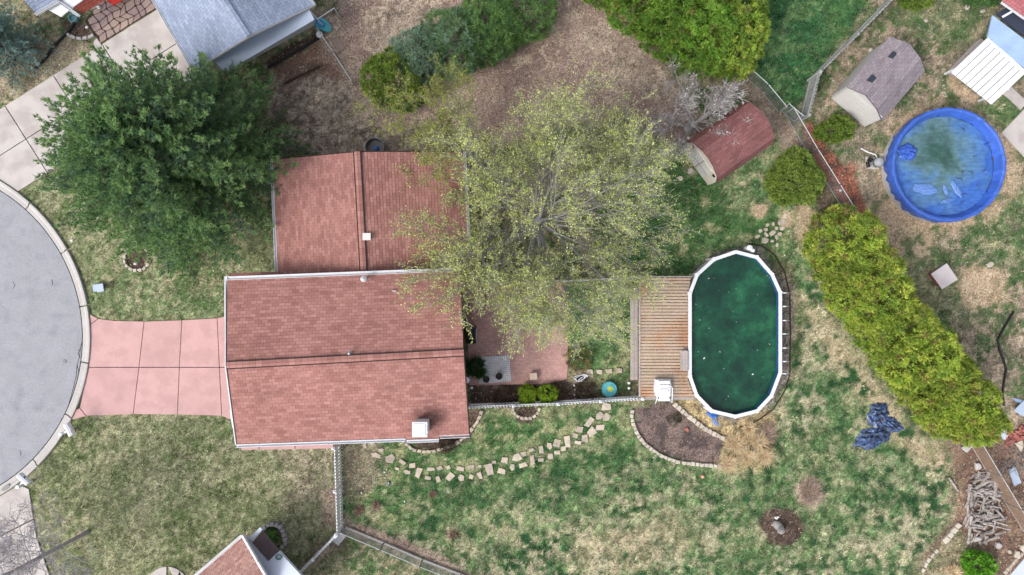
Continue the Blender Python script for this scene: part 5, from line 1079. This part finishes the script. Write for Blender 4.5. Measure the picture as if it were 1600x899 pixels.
for k in range(100):
    v = lr.random(); y = 766 + 76 * v; half = 22 if y < 790 else 27; x = lr.uniform(1513, 1513 + 2 * half) + (y - 766) * -.02
    layer = k // 34; a = lr.choice((lr.gauss(-.2, .35), lr.gauss(-.2, .35), lr.gauss(1.35, .3)) if x > 1522 else (lr.gauss(1.45, .2), lr.gauss(1.4, .3)))
    log(x, y, .07 + .10 * layer, -a if False else a, lr.uniform(.75, 1.15), tilt=lr.uniform(-.12, .12))
for k in range(22): log(lr.uniform(1520, 1552), lr.uniform(737, 768), .07 + .08 * (k // 12), lr.gauss(.5, .5), lr.uniform(.6, 1.0), 'grey log in the loose upper end of the firewood heap')
for k in range(6): log(lr.uniform(1514, 1548), lr.uniform(843, 852), .06, lr.gauss(1.4, .4), lr.uniform(.5, .8), 'short grey log at the foot of the firewood heap')
log(1490, 757, .07, -.98, 1.25, 'single grey log lying apart left of the firewood heap'); log(1510, 808, .07, 1.2, 1.0, 'grey log leaning at the left edge of the firewood heap')
for s_ in ((1524, 842, 16, 8, 'pale flat stone at the foot of the firewood heap'), (1559, 852, 10, 10, 'round grey stone right of the firewood heap'), (1527, 728, 9, 12, 'pale boulder at the top of the firewood heap')): obj('rock', rock(s_[0], s_[1], s_[2] / S, s_[3] / S, .1, .16, .04, pr, 7), M['kerb'], None, s_[4], 'rock')
obj('paving_slab', MB().prism(wpoly([(1500, 699), (1514, 690), (1519, 696), (1509, 707)]), 0, .12, .02), M['kerb'], None, 'tilted concrete block under the end of the long hedge', 'slab')
# junk beyond the rusty fence
jb = thing('scrap_boards', 'stack of white boards at the right edge beyond the hedge', 'boards', P(1590, 645)); plate('board', jb, [P(1584, 642, .3), P(1600, 626, .3), P(1625, 640, .3), P(1606, 655, .3)], M['palemetal'], .05); plate('board', jb, [P(1582, 622, .22), P(1596, 625, .22), P(1604, 632, .22), P(1588, 628, .22)], M['bluemetal'], .04); obj('support', MB().box(P(1600, 640), .5, .5, .24), M['greywood'], jb)
bp = thing('brick_pile', 'heap of red bricks at the right edge', 'bricks', P(1592, 675)); br0 = make_mesh('brick', MB().box((0, 0, 0), .21, .10, .07), mat('old_red_brick', (182, 116, 106), .9, .1, .15, 3, 12, .22), origin=(0, 0, 0))[0]
for k in range(80):
    x = lr.uniform(1568, 1612); y = 692 - (x - 1568) * .55 + lr.uniform(-10, 9); inst('brick', br0, P(x, y, .07 * lr.choice((0, 0, 1, 1, 2))), bp, lr.uniform(-.6, .2) + (1.57 if lr.random() < .15 else 0))
obj('plank', plate_mb := MB().prism(wpoly([(1584, 692), (1595, 687), (1597, 697), (1593, 705)]), .02, .14, .02), M['stone'], None, 'tan slab leaning below the brick heap', 'slab')
obj('plank', MB().prism(wpoly([(1574, 733), (1584, 728), (1594, 754), (1583, 759)]), .04, .12, .02), M['palemetal'], None, 'wide pale board lying beyond the rusty fence', 'board')
wb = thing('wheelbarrow_frame', 'bent white metal frame leaning near the brick heap', 'frame', P(1565, 680)); obj('frame', MB().tube([P(1556, 688, .05), P(1562, 676, .3), P(1567, 670, .45)], .03, 6).tube([P(1573, 670, .4), P(1573, 686, .05)], .03, 6), M['white'], wb); plate('tray', wb, [P(1563, 676, .2), P(1571, 672, .3), P(1572, 687, .15), P(1566, 687, .1)], M['palemetal'], .03)
for k in range(26):
    a = lr.uniform(0, 3.14); x, y = lr.uniform(1552, 1598), lr.uniform(694, 740); c = P(x, y, lr.uniform(.04, .3)); L = lr.uniform(.3, .8); d = Vector((math.cos(a), math.sin(a), lr.uniform(-.15, .15)))
    obj('branch', MB().tube([c - d * L, c + Vector((lr.uniform(-.06, .06), lr.uniform(-.06, .06), .03)), c + d * L], [.014, .012, .006], 4), M['bark'], None, 'thin dead grey branch in the brush beyond the rusty fence', 'branch', 'dead branches beyond the rusty fence')
obj('path', MB().prism(wpoly([(1572, 905), (1600, 872), (1680, 830), (1680, 960), (1560, 960)]), -.02, .05, .01), mat('pale_blue_concrete', (206, 214, 230), .8, .05, .05), kind='structure', label='pale path corner at the lower right edge')
# ------------------------------------------------------------------ plants
def unit(a): return a / np.maximum(np.linalg.norm(a, axis=-1, keepdims=True), 1e-9)
def leaves(Cn, Dn, per, L, W, spread, pal, r, jit=0.0, tip=None, quad=False, cvar=.22, tuftvar=.18, flat=0.0):
    n = len(Cn); C = np.repeat(Cn, per, 0); D = np.repeat(Dn, per, 0); m_ = len(C)
    C = C + r.normal(0, 1, (m_, 3)) * jit; D = unit(unit(D) + r.normal(0, spread, (m_, 3))); 
    if flat: D[:, 2] *= (1 - flat); D = unit(D)
    s_ = unit(np.cross(D, r.normal(0, 1, (m_, 3)) + np.array([0, 0, .6]))); l = L * r.uniform(.6, 1.25, m_)[:, None]; w_ = W * r.uniform(.7, 1.3, m_)[:, None]
    pa = np.array([alb(*p) for p in pal]); cc = pa[r.integers(0, len(pal), n)] * r.uniform(1 - tuftvar, 1 + tuftvar, n)[:, None]
    col = np.repeat(cc, per, 0) * r.uniform(1 - cvar, 1 + cvar, m_)[:, None]
    if quad:
        V = np.stack([C, C + D * l * .5 + s_ * w_ / 2, C + D * l, C + D * l * .5 - s_ * w_ / 2], 1); k = 4
    else: V = np.stack([C - s_ * w_ / 2, C + s_ * w_ / 2, C + D * l], 1); k = 3
    cl = np.repeat(col[:, None], k, 1)
    if tip is not None: cl[:, -1 if k == 3 else 2] = cl[:, -1 if k == 3 else 2] * .45 + np.array(alb(*tip)) * .55
    return V.reshape(-1, 3), np.arange(m_ * k).reshape(m_, k), np.clip(cl.reshape(-1, 3), 0, 1)
def tree(name, label, px, py, cat='tree', group=None): return thing(name, label, cat, P(px, py), group)
def bush(name, label, px, py, h, R, pal, ncl=160, per=55, seed=1, prof=None, L=.16, W=.055, lump=.22, tip=None, cat='bush', group=None, clr=.17, spread=.7, ell_=(1, 1), rot=0):
    r = np.random.default_rng(seed); t_ = tree(name, label, px, py, cat, group); b0 = np.array(P(px, py))
    dome = prof is None
    prof = prof or (lambda u: np.sqrt(np.clip(1 - (2 * u - .75) ** 2 / 1.6, .02, 1)))
    u = r.uniform(0.04, 1, ncl * 3); keep = r.uniform(0, 1, len(u)) < prof(u) + .15; u = u[keep][:ncl]; n = len(u); th = r.uniform(0, 2 * np.pi, n)
    lm = 1 + lump * (np.sin(th * 3 + u * 7 + seed) * .5 + np.sin(th * 5 - u * 11 + seed * 2) * .3 + r.normal(0, .35, n))
    dep = np.where(r.uniform(0, 1, n) < .25, r.uniform(.5, .85, n), 1.0); rr = R * prof(u) * lm * dep
    x, y = rr * np.cos(th) * ell_[0], rr * np.sin(th) * ell_[1]; ro = R_(rot)
    C = b0 + np.stack([x * math.cos(ro) - y * math.sin(ro), x * math.sin(ro) + y * math.cos(ro), u * h], -1)
    D = unit(np.stack([np.cos(th), np.sin(th), .45 + 1.1 * u ** 2], -1))
    if dome:
        v = r.uniform(-.7, 1, n); sc_ = np.sqrt(1 - v * v) * (1 + lump * (.5 * np.sin(th * 3 + seed) + .3 * np.sin(th * 5 + v * 4))) * dep; x, y = R * sc_ * np.cos(th) * ell_[0], R * sc_ * np.sin(th) * ell_[1]
        C = b0 + np.stack([x * math.cos(ro) - y * math.sin(ro), x * math.sin(ro) + y * math.cos(ro), h * (.46 + .54 * v * dep)], -1); D = unit(np.stack([np.cos(th) * np.sqrt(1 - v * v), np.sin(th) * np.sqrt(1 - v * v), v + .3], -1))
    cs = clr * r.uniform(.7, 1.35, n)
    # each cluster is a plume of sprays that grows outward and up
    k = max(4, per // 3); q = r.normal(0, 1, (n * k, 3)); q = unit(q + np.repeat(D, k, 0) * .9); Cs = np.repeat(C, k, 0) + q * (np.repeat(cs, k) * r.uniform(.5, 1.05, n * k))[:, None]; Ds = unit(q + np.repeat(D, k, 0) * .5 + np.array([0, 0, .35]))
    pa = np.array([alb(*p) for p in pal]); ccol = pa[r.integers(0, len(pal), n)] * r.uniform(.82, 1.18, n)[:, None]
    V, F, Cc = leaves(Cs, Ds, 3, L, W, spread * .7, [(255, 255, 255)], r, clr * .12, None, tuftvar=.10, cvar=.18)
    Cc = Cc / ALB * np.repeat(np.repeat(ccol, k, 0), 9, 0)
    if tip is not None: Cc = Cc.reshape(-1, 3, 3); Cc[:, 2] = Cc[:, 2] * .5 + np.array(alb(*tip)) * .5; Cc = Cc.reshape(-1, 3)
    Cc = np.clip(Cc, 0, 1)
    np_mesh('crown', V, F, M['leaf'], Cc, t_)
    mb = MB().tube([P(px, py), P(px, py, h * .75)], [R * .07 + .02, .015], 6)
    for k in range(7):
        a = k * 2.4 + seed; z = h * (.12 + .09 * k); p0 = P(px, py) + Vector((0, 0, z)); mb.tube([p0, p0 + Vector((math.cos(a) * R * .65, math.sin(a) * R * .65, h * .12))], [.02, .006], 4)
    obj('trunk', mb, M['darkbark'], t_); return t_
ARB = [(168, 200, 80), (184, 212, 88), (144, 182, 74), (202, 218, 98), (118, 160, 68)]
GRN = [(108, 164, 60), (130, 182, 66), (92, 144, 58), (150, 190, 78), (118, 170, 62)]
def tint(pal, i): f = (1, .92, 1.05, .96, 1.03, .9, 1.02, .95)[i % 8]; return [tuple(min(255, v * f) for v in p) for p in pal] * 3 + [(156, 138, 92)]
cone = lambda u: np.clip((1 - u ** 2.3), .0, 1) ** .62 * np.clip(.72 + u * 1.4, 0, 1) + .03
hp = [(1291, 378), (1312, 420), (1334, 462), (1362, 504), (1393, 543), (1424, 580), (1452, 612), (1462, 640)]
od = ['first (northernmost)', 'second', 'third', 'fourth', 'fifth', 'sixth', 'seventh', 'eighth (southernmost)']
for i, (x, y) in enumerate(hp): bush('arborvitae', od[i] + ' yellow green arborvitae in the long diagonal hedge right of the pools', x, y, 4.7 + .3 * math.sin(i * 2.1), 1.36 if i in (0, 1, 6) else 1.5 if i < 6 else 1.12, tint(ARB, i), 340, 60, 20 + i, cone, .15, .05, .16, (222, 224, 112), 'tree', 'arborvitae of the long diagonal hedge', .16)
hq = [(1128, 82), (1082, 78), (1036, 52), (992, 18), (1128, 36), (1080, 22), (952, -24)]
oq = ['rightmost front', 'second front', 'third front', 'left front', 'right rear', 'middle rear', 'far left'];
for i, (x, y) in enumerate(hq): bush('arborvitae', oq[i] + ' bright green arborvitae in the top centre hedge', x, y, 4.3 + .4 * math.sin(i * 1.7), 1.42, tint(GRN if i not in (0, 4) else ARB, i + 3), 340, 60, 40 + i, cone, .15, .05, .16, (188, 214, 108), 'tree', 'arborvitae of the top hedge', .16)
BLG = [(138, 170, 140), (154, 182, 156), (120, 152, 128)]; DKG = [(112, 156, 92), (132, 172, 98), (94, 136, 84)]; YG = [(130, 164, 74), (148, 176, 82), (108, 144, 68)]
bush('evergreen_bush', 'yellow green rounded bush at the left end of the evergreen row', 622, 136, 2.4, 1.35, YG, 300, 60, 61, L=.14, W=.045, tip=(168, 178, 70))
bush('evergreen_bush', 'blue green bush second in the evergreen row', 660, 98, 2.6, 1.15, BLG, 260, 60, 62, L=.15, W=.03, tip=(178, 200, 178))
bush('evergreen_bush', 'grey green bush in the middle of the evergreen row', 714, 80, 2.9, 1.45, BLG + DKG, 330, 60, 63, L=.17, W=.03, tip=(156, 184, 140))
bush('evergreen_bush', 'dark green bush fourth in the evergreen row', 768, 62, 3.0, 1.4, DKG, 320, 60, 64, L=.17, W=.03, tip=(150, 184, 112))
bush('evergreen_bush', 'dark green bush at the right end of the evergreen row', 812, 34, 3.0, 1.45, DKG, 320, 60, 65, L=.17, W=.03, tip=(150, 184, 112))
bush('round_bush', 'round light green bush between barn and chain link fence', 1232, 284, 1.7, 1.2, [(140, 172, 80), (156, 184, 88), (122, 156, 72)], 330, 70, 66, L=.10, W=.05, tip=(176, 186, 96), lump=.22, clr=.15)
bush('low_bush', 'low yellow green bush below the grey shed', 1300, 206, .9, .85, YG, 150, 60, 67, L=.10, W=.05, tip=(150, 166, 70), ell_=(1, .62), rot=10, clr=.12)
bush('lime_shrub', 'left of two small lime green shrubs by the patio fence', 823, 616, .75, .42, [(150, 190, 48), (168, 204, 60), (126, 168, 44)], 90, 60, 68, L=.10, W=.04, tip=(200, 220, 96), clr=.08)
bush('lime_shrub', 'right of two small lime green shrubs by the patio fence', 855, 615, .75, .42, [(150, 190, 48), (168, 204, 60), (126, 168, 44)], 90, 60, 69, L=.10, W=.04, tip=(200, 220, 96), clr=.08)
bush('leafy_shrub', 'bright green leafy shrub at the lower right below the firewood', 1520, 878, 1.0, .62, [(112, 182, 50), (134, 204, 62), (88, 156, 46)], 90, 50, 70, L=.13, W=.07, tip=(170, 224, 90), clr=.12)
bush('evergreen_bush', 'yellow green bush at the top edge right of the board fence', 1424, -4, 1.1, .7, YG, 110, 55, 71, L=.12, W=.05, tip=(150, 166, 70)); bush('evergreen_bush', 'dark green bush at the top edge near the rose roof', 1525, -12, 1.0, .8, DKG, 110, 55, 72, L=.12, W=.05)
bush('evergreen_bush', 'red leaved shrub growing over the top hedge', 978, -6, 5.0, .55, [(176, 66, 52), (150, 84, 60), (190, 90, 70)], 60, 36, 73, cone, .12, .05)
bush('potted_plant', 'dark green leafy plant beside the cobble pad', 744, 574, .8, .3, [(58, 92, 52), (74, 108, 58)], 40, 30, 74, L=.32, W=.05, cat='plant', clr=.08, spread=.4)
bush('low_bush', 'dry brown shrub between patio and deck lawn', 902, 560, .7, .55, [(172, 150, 96), (148, 130, 90), (124, 112, 82)], 60, 34, 75, L=.16, W=.014, clr=.12)
bush('low_bush', 'small green weed patch in the bare soil bed', 1052, 655, .25, .28, [(92, 96, 80), (112, 114, 92)], 30, 24, 76, L=.10, W=.02, clr=.08, cat='plant'); bush('low_bush', 'green plant inside the grey block ring planter', 431, 835, .45, .28, DKG, 30, 40, 77, L=.12, W=.04, clr=.08, cat='plant')
for x, y, s_, lb in ((870, 612, 8, 'dark dormant shrub right of the lime shrubs'), (915, 612, 9, 'dark dormant shrub below the hose heap'), (700, 694, 6, 'dormant groundcover under the chimney bed'), (790, 620, 9, 'dark dormant shrub below the cobble pad')): bush('dormant_shrub', lb, x, y, .4, s_ / S * 1.6, [(96, 82, 70), (76, 66, 60), (120, 104, 88)], 70, 30, 80 + x, L=.15, W=.015, clr=.12)
# conifers with needle sprays
def conifer(name, label, px, py, h, R, pal, tip, nl, seed, z0=1.0, shp=1.7, tuft=13, nL=.26, nW=.028, tw=.22, droop=.12, lf=1.0):
    r = random.Random(seed); rn = np.random.default_rng(seed); t_ = tree(name, label, px, py); b0 = P(px, py); br = MB(); TC = []; TD = []; TI = []; TG = []
    obj('trunk', MB().tube([b0, b0 + Vector((.05, .03, h * .5)), b0 + Vector((0, 0, h))], [.03 * h, .018 * h, .02], 8), M['darkbark'], t_)
    for i in range(nl):
        f = (i + r.random()) / nl; z = z0 + (h - z0) * f ** .9; Rz = R * max(.08, (1 - f ** shp)) * r.uniform(.82, 1.06); a = i * 2.39996 + r.uniform(-.3, .3); d = Vector((math.cos(a), math.sin(a), 0)); sd_ = Vector((-d.y, d.x, 0)); up = .10 + .75 * f
        pts = [b0 + Vector((0, 0, z)) + d * (Rz * s_) + sd_ * (Rz * .10 * math.sin(s_ * 3 + i)) + Vector((0, 0, Rz * (up * s_ - (droop + .25 * (1 - f)) * s_ * s_ + .10 * s_ ** 4))) for s_ in (0, .25, .5, .75, 1.0)]
        br.tube(pts, [.018 + .012 * Rz, .016 + .006 * Rz, .014 + .003 * Rz, .012, .006], 5)
        nt_ = max(2, int(Rz * .82 / tw))
        for q in range(nt_ + 1):
            s_ = .2 + .8 * q / nt_; k = min(int(s_ * 4), 3); p = pts[k].lerp(pts[k + 1], s_ * 4 - k); dd = (pts[k + 1] - pts[k]).normalized(); hue = r.random()
            for sg in ((-1, 1) if q < nt_ else (0,)):
                if sg and r.random() < .12: continue
                tl = lf * r.uniform(.5, 1.1) * (.4 + .6 * Rz / R) * (1.15 - .45 * s_) if sg else .55 * lf; td = (dd * .9 + sd_ * sg * r.uniform(.5, 1.0) + Vector((0, 0, r.uniform(.0, .45)))).normalized(); m_ = max(3, int(tl / .085))
                br.tube([p, p + td * tl], [.010, .004], 3, False)
                for j in range(m_ + 1):
                    g_ = (j + .3) / m_; w_ = .16 * math.sin(math.pi * min(1, .25 + .75 * g_)) + .03
                    for e in range(2): TC.append(p + td * (tl * g_) + Vector((r.gauss(0, w_ * .6), r.gauss(0, w_ * .6), r.gauss(.03, w_ * .5)))); TD.append(td + Vector((r.gauss(0, .35), r.gauss(0, .35), .35))); TI.append(i); TG.append(g_ * .8 * s_ + hue * .35)
    TC = np.array(TC); TD = np.array(TD); sel = np.array(TI); pa = np.array([alb(*p) for p in pal]); lc = rn.integers(0, len(pal), nl)
    V, F, C = leaves(TC, TD, tuft, nL, nW, .55, [(255, 255, 255)], rn, .02, None, cvar=.2, tuftvar=.12)
    base = pa[lc[sel]]; alt = pa[rn.integers(0, len(pal), len(sel))]; base = base * .7 + alt * .3; tg = np.clip(np.array(TG), 0, 1)[:, None] * .75; tipc = np.array(alb(*tip)); base = base * (1 - tg) + tipc * tg
    C = np.clip(C / ALB * np.repeat(np.repeat(base, tuft, 0), 3, 0), 0, 1)
    np_mesh('crown', V, F, M['leaf'], C, t_); obj('branches', br, M['darkbark'], t_); return t_
conifer('pine_tree', 'huge dark green evergreen tree left of the house', 331, 270, 9.4, 4.9, [(94, 138, 96), (76, 116, 104), (116, 156, 98), (72, 110, 108), (102, 146, 94)], (164, 198, 124), 215, 5, .9, 2.2, 8, .17, .040, .40)
conifer('spruce_tree', 'blue green spruce at the left edge', 34, 84, 4.6, 1.75, [(104, 140, 136), (88, 122, 120), (122, 156, 150)], (176, 208, 202), 90, 6, .4, 1.5, 8, .11, .03, .3, lf=.6)
# broadleaf trees, twig by twig
def grow_tree(name, label, px, py, trunk_h, limbs, lens, counts, r0, seed, leafpal, per, bark, up=(.9, .55, .3, .2), lL=.085, lW=.045, angs=(.5, .75, .8, .8), flower=None, tw_r=.006, lead=None, lev=4, leafskip=0.0, squash=1.0, crook=.13):
    r = random.Random(seed); rn = np.random.default_rng(seed); t_ = tree(name, label, px, py); b0 = P(px, py); lm = MB(); tw = MB(); LC = []; LD = []
    top = b0 + Vector((0, 0, trunk_h)) + (lead or Vector())
    obj('trunk', MB().tube([b0, b0.lerp(top, .1), b0.lerp(top, .5) + Vector((.04, .02, 0)), top], [r0 * 1.5, r0 * 1.1, r0, r0 * .85], 10), bark, t_)
    def branch(p, d, L, rad, level):
        n_ = 5 if level < 2 else 3; pts = [p.copy()]; q = p.copy(); dd = d.copy(); rs = [rad]
        for k in range(n_):
            dd = (dd + Vector((r.gauss(0, crook), r.gauss(0, crook), r.gauss(0, crook * .7) + .05 * up[min(level, 3)]))).normalized(); q = q + dd * (L / n_); pts.append(q.copy()); rs.append(max(rad * (1 - .78 * (k + 1) / n_), tw_r * .7))
        (lm if level < 2 else tw).tube(pts, rs, 6 if level < 2 else 3, level < 2)
        if level >= lev - 1:
            for k in range(1, len(pts)):
                for j in range(2):
                    if r.random() > leafskip: f = r.random(); LC.append(pts[k - 1].lerp(pts[k], f)); LD.append((pts[k] - pts[k - 1]).normalized() + Vector((r.gauss(0, .4), r.gauss(0, .4), .3)))
            return
        c = counts[level]
        for i in range(c):
            s_ = .28 + .72 * (i + r.random()) / c if level else .25 + .75 * (i + r.random()) / c; s_ = min(s_, .999); k = int(s_ * n_); bp_ = pts[k].lerp(pts[k + 1], s_ * n_ - k); bd = (pts[k + 1] - pts[k]).normalized()
            perp = bd.cross(Vector((r.gauss(0, 1), r.gauss(0, 1), r.gauss(0, 1)))).normalized(); nd_ = (bd * math.cos(angs[level + 1] if level + 1 < 4 else .8) + perp * math.sin(angs[min(level + 1, 3)]) + Vector((0, 0, .12))).normalized()
            branch(bp_, nd_, lens[level + 1] * r.uniform(.6, 1.2) * (1.1 - .45 * s_), max(rad * (1 - .75 * s_) * .6, tw_r), level + 1)
    for i in range(limbs):
        a = i * 2.39996 + r.uniform(-.25, .25); el_ = up[0] * r.uniform(.45, 1.25) if i > 1 else 1.2; d = Vector((math.cos(a) * math.cos(el_), math.sin(a) * math.cos(el_), math.sin(el_))); s_ = r.uniform(.62 if limbs < 25 else .35, 1.0) if not lead else r.uniform(.3, 1)
        branch(b0.lerp(top, s_), d, lens[0] * r.uniform(.75, 1.15), r0 * r.uniform(.2, .36), 0)
    obj('limbs', lm, bark, t_); obj('twigs', tw, bark, t_, kind='stuff')
    if leafpal and LC:
        V, F, C = leaves(np.array(LC), np.array(LD), per, lL, lW, .6, leafpal, rn, .035, None, True, .25, .18); np_mesh('crown', V, F, M['leaf'], C, t_)
    if flower:
        idx_ = rn.choice(len(LC), min(flower, len(LC)), False); V, F, C = leaves(np.array(LC)[idx_], np.array(LD)[idx_], 6, .075, .05, .7, [(246, 240, 238), (240, 226, 228)], rn, .02, None, True, .05, .05); np_mesh('blossom', V, F, M['leaf'], C, t_)
    return t_
grow_tree('budding_tree', 'big budding tree with pale green leaves in the yard centre', 838, 354, 3.4, 30, (5.3, 2.6, 1.4, .75), (9, 8, 6), .22, 14, [(230, 240, 136), (216, 228, 124), (238, 244, 160), (200, 216, 118)], 2, mat('pale_twig_bark', (152, 150, 150), .95, .15, .25, 2, 18), (.55, .5, .35, .25), .082, .040, leafskip=.46, tw_r=.007, angs=(.5, .58, .52, .5))
grow_tree('budding_tree', 'slender young tree with pale buds by the evergreen bushes', 696, 212, 4.0, 8, (2.6, 1.5, .9, .55), (5, 5, 4), .10, 15, [(180, 184, 92), (160, 172, 84)], 3, M['bark'], (.9, .5, .35, .25), .08, .04, leafskip=.25)
grow_tree('magnolia_tree', 'small bare branched tree with white blossoms beside the barn', 1078, 200, .8, 9, (2.3, 1.2, .7, .4), (7, 6, 5), .2, 16, None, 0, mat('silver_bark', (182, 178, 178), .95, .15, .25, 2, 18), (.7, .5, .3, .2), flower=420, tw_r=.011)
grow_tree('bare_tree', 'leafless grey tree leaning over the lower left driveway', 136, 832, 6.2, 34, (2.6, 1.1, .6, .35), (6, 5, 3), .085, 17, None, 0, mat('pale_grey_bark', (176, 172, 176), .95, .15, .25, 2, 18), (.45, .4, .3, .2), lead=Vector((-.15, .1, 0)), tw_r=.009)
# grasses and tufts
def tuft(label, px, py, R, h, pal, n_, seed, W=.012, cat='grass', nm='ornamental_grass'):
    r = np.random.default_rng(seed); t_ = tree(nm, label, px, py, cat); b0 = np.array(P(px, py)); a = r.uniform(0, 6.28, n_); d = np.stack([np.cos(a), np.sin(a)], -1); L = R * r.uniform(.35, 1.1, n_); s_ = np.stack([-d[:, 1], d[:, 0]], -1) * W; k = .16 * R
    p0 = b0[None] + np.concatenate([r.normal(0, k, (n_, 2)), np.zeros((n_, 1))], 1); V = np.zeros((n_, 5, 3)); hh = h * r.uniform(.5, 1.1, n_)
    for q, (f, z, w_) in enumerate(((0, 0, 1), (0, 0, -1), (.5, .85, -1), (.5, .85, 1), (1, .75, 0))):
        V[:, q, :2] = p0[:, :2] + d * (L * f)[:, None] + s_ * w_; V[:, q, 2] = hh * z
    Fq = np.stack([np.arange(n_) * 5 + i for i in (0, 1, 2, 3)], -1); Ft = np.stack([np.arange(n_) * 5 + i for i in (3, 2, 4)], -1)
    F = np.concatenate([np.stack([Fq[:, 0], Fq[:, 1], Fq[:, 2]], -1), np.stack([Fq[:, 0], Fq[:, 2], Fq[:, 3]], -1), Ft]); pa = np.array([alb(*p) for p in pal]); c = pa[r.integers(0, len(pal), n_)] * r.uniform(.75, 1.25, n_)[:, None]
    np_mesh('blades', V.reshape(-1, 3), F, M['leaf'], np.clip(np.repeat(c, 5, 0), 0, 1), t_); obj('root_clump', MB().ball(P(px, py, .03), R * .18, R * .18, .08, 10, 0, .1), M['soil'], t_)
STR = [(250, 228, 186), (238, 210, 166), (252, 238, 208), (216, 184, 142)]
for k, (x, y, R, lb) in enumerate(((1148, 692, .95, 'straw ornamental grass clump at the left of the group below the pool'), (1182, 688, .85, 'straw ornamental grass clump at the upper right of the group'), (1165, 712, .95, 'straw ornamental grass clump in the middle of the group'), (1136, 722, .85, 'straw ornamental grass clump at the lower left by the stone border'), (1192, 712, .8, 'straw ornamental grass clump at the lower right of the group'), (1168, 668, .6, 'thin straw grass tuft nearest the pool rim'))): tuft(lb, x, y, R * .72, .45, STR, 360, 90 + k, .008)
for x, y, lb in ((1264, 770, 'pinkish dried perennial tuft on the lower lawn'), (1196, 676, 'greyish dried perennial at the right of the grass group')): tuft(lb, x, y, .65, .35, [(186, 162, 148), (164, 140, 128), (200, 184, 164)], 420, int(x), .010)
for x, y, lb in ((708, 836, 'small brown dead tuft on the lower left lawn'), (588, 788, 'dead brown tuft right of the leaf strip'), (562, 795, 'larger dead brown tuft by the leaf strip'), (677, 772, 'tiny dead brown tuft in the deep green lawn')): tuft(lb, x, y, .26, .15, [(150, 124, 108), (126, 104, 92)], 120, int(x), .010, 'plant', 'dead_tuft')
tuft('dry grass tuft in the lower right corner by the sticks', 1488, 892, .45, .3, STR, 260, 120)
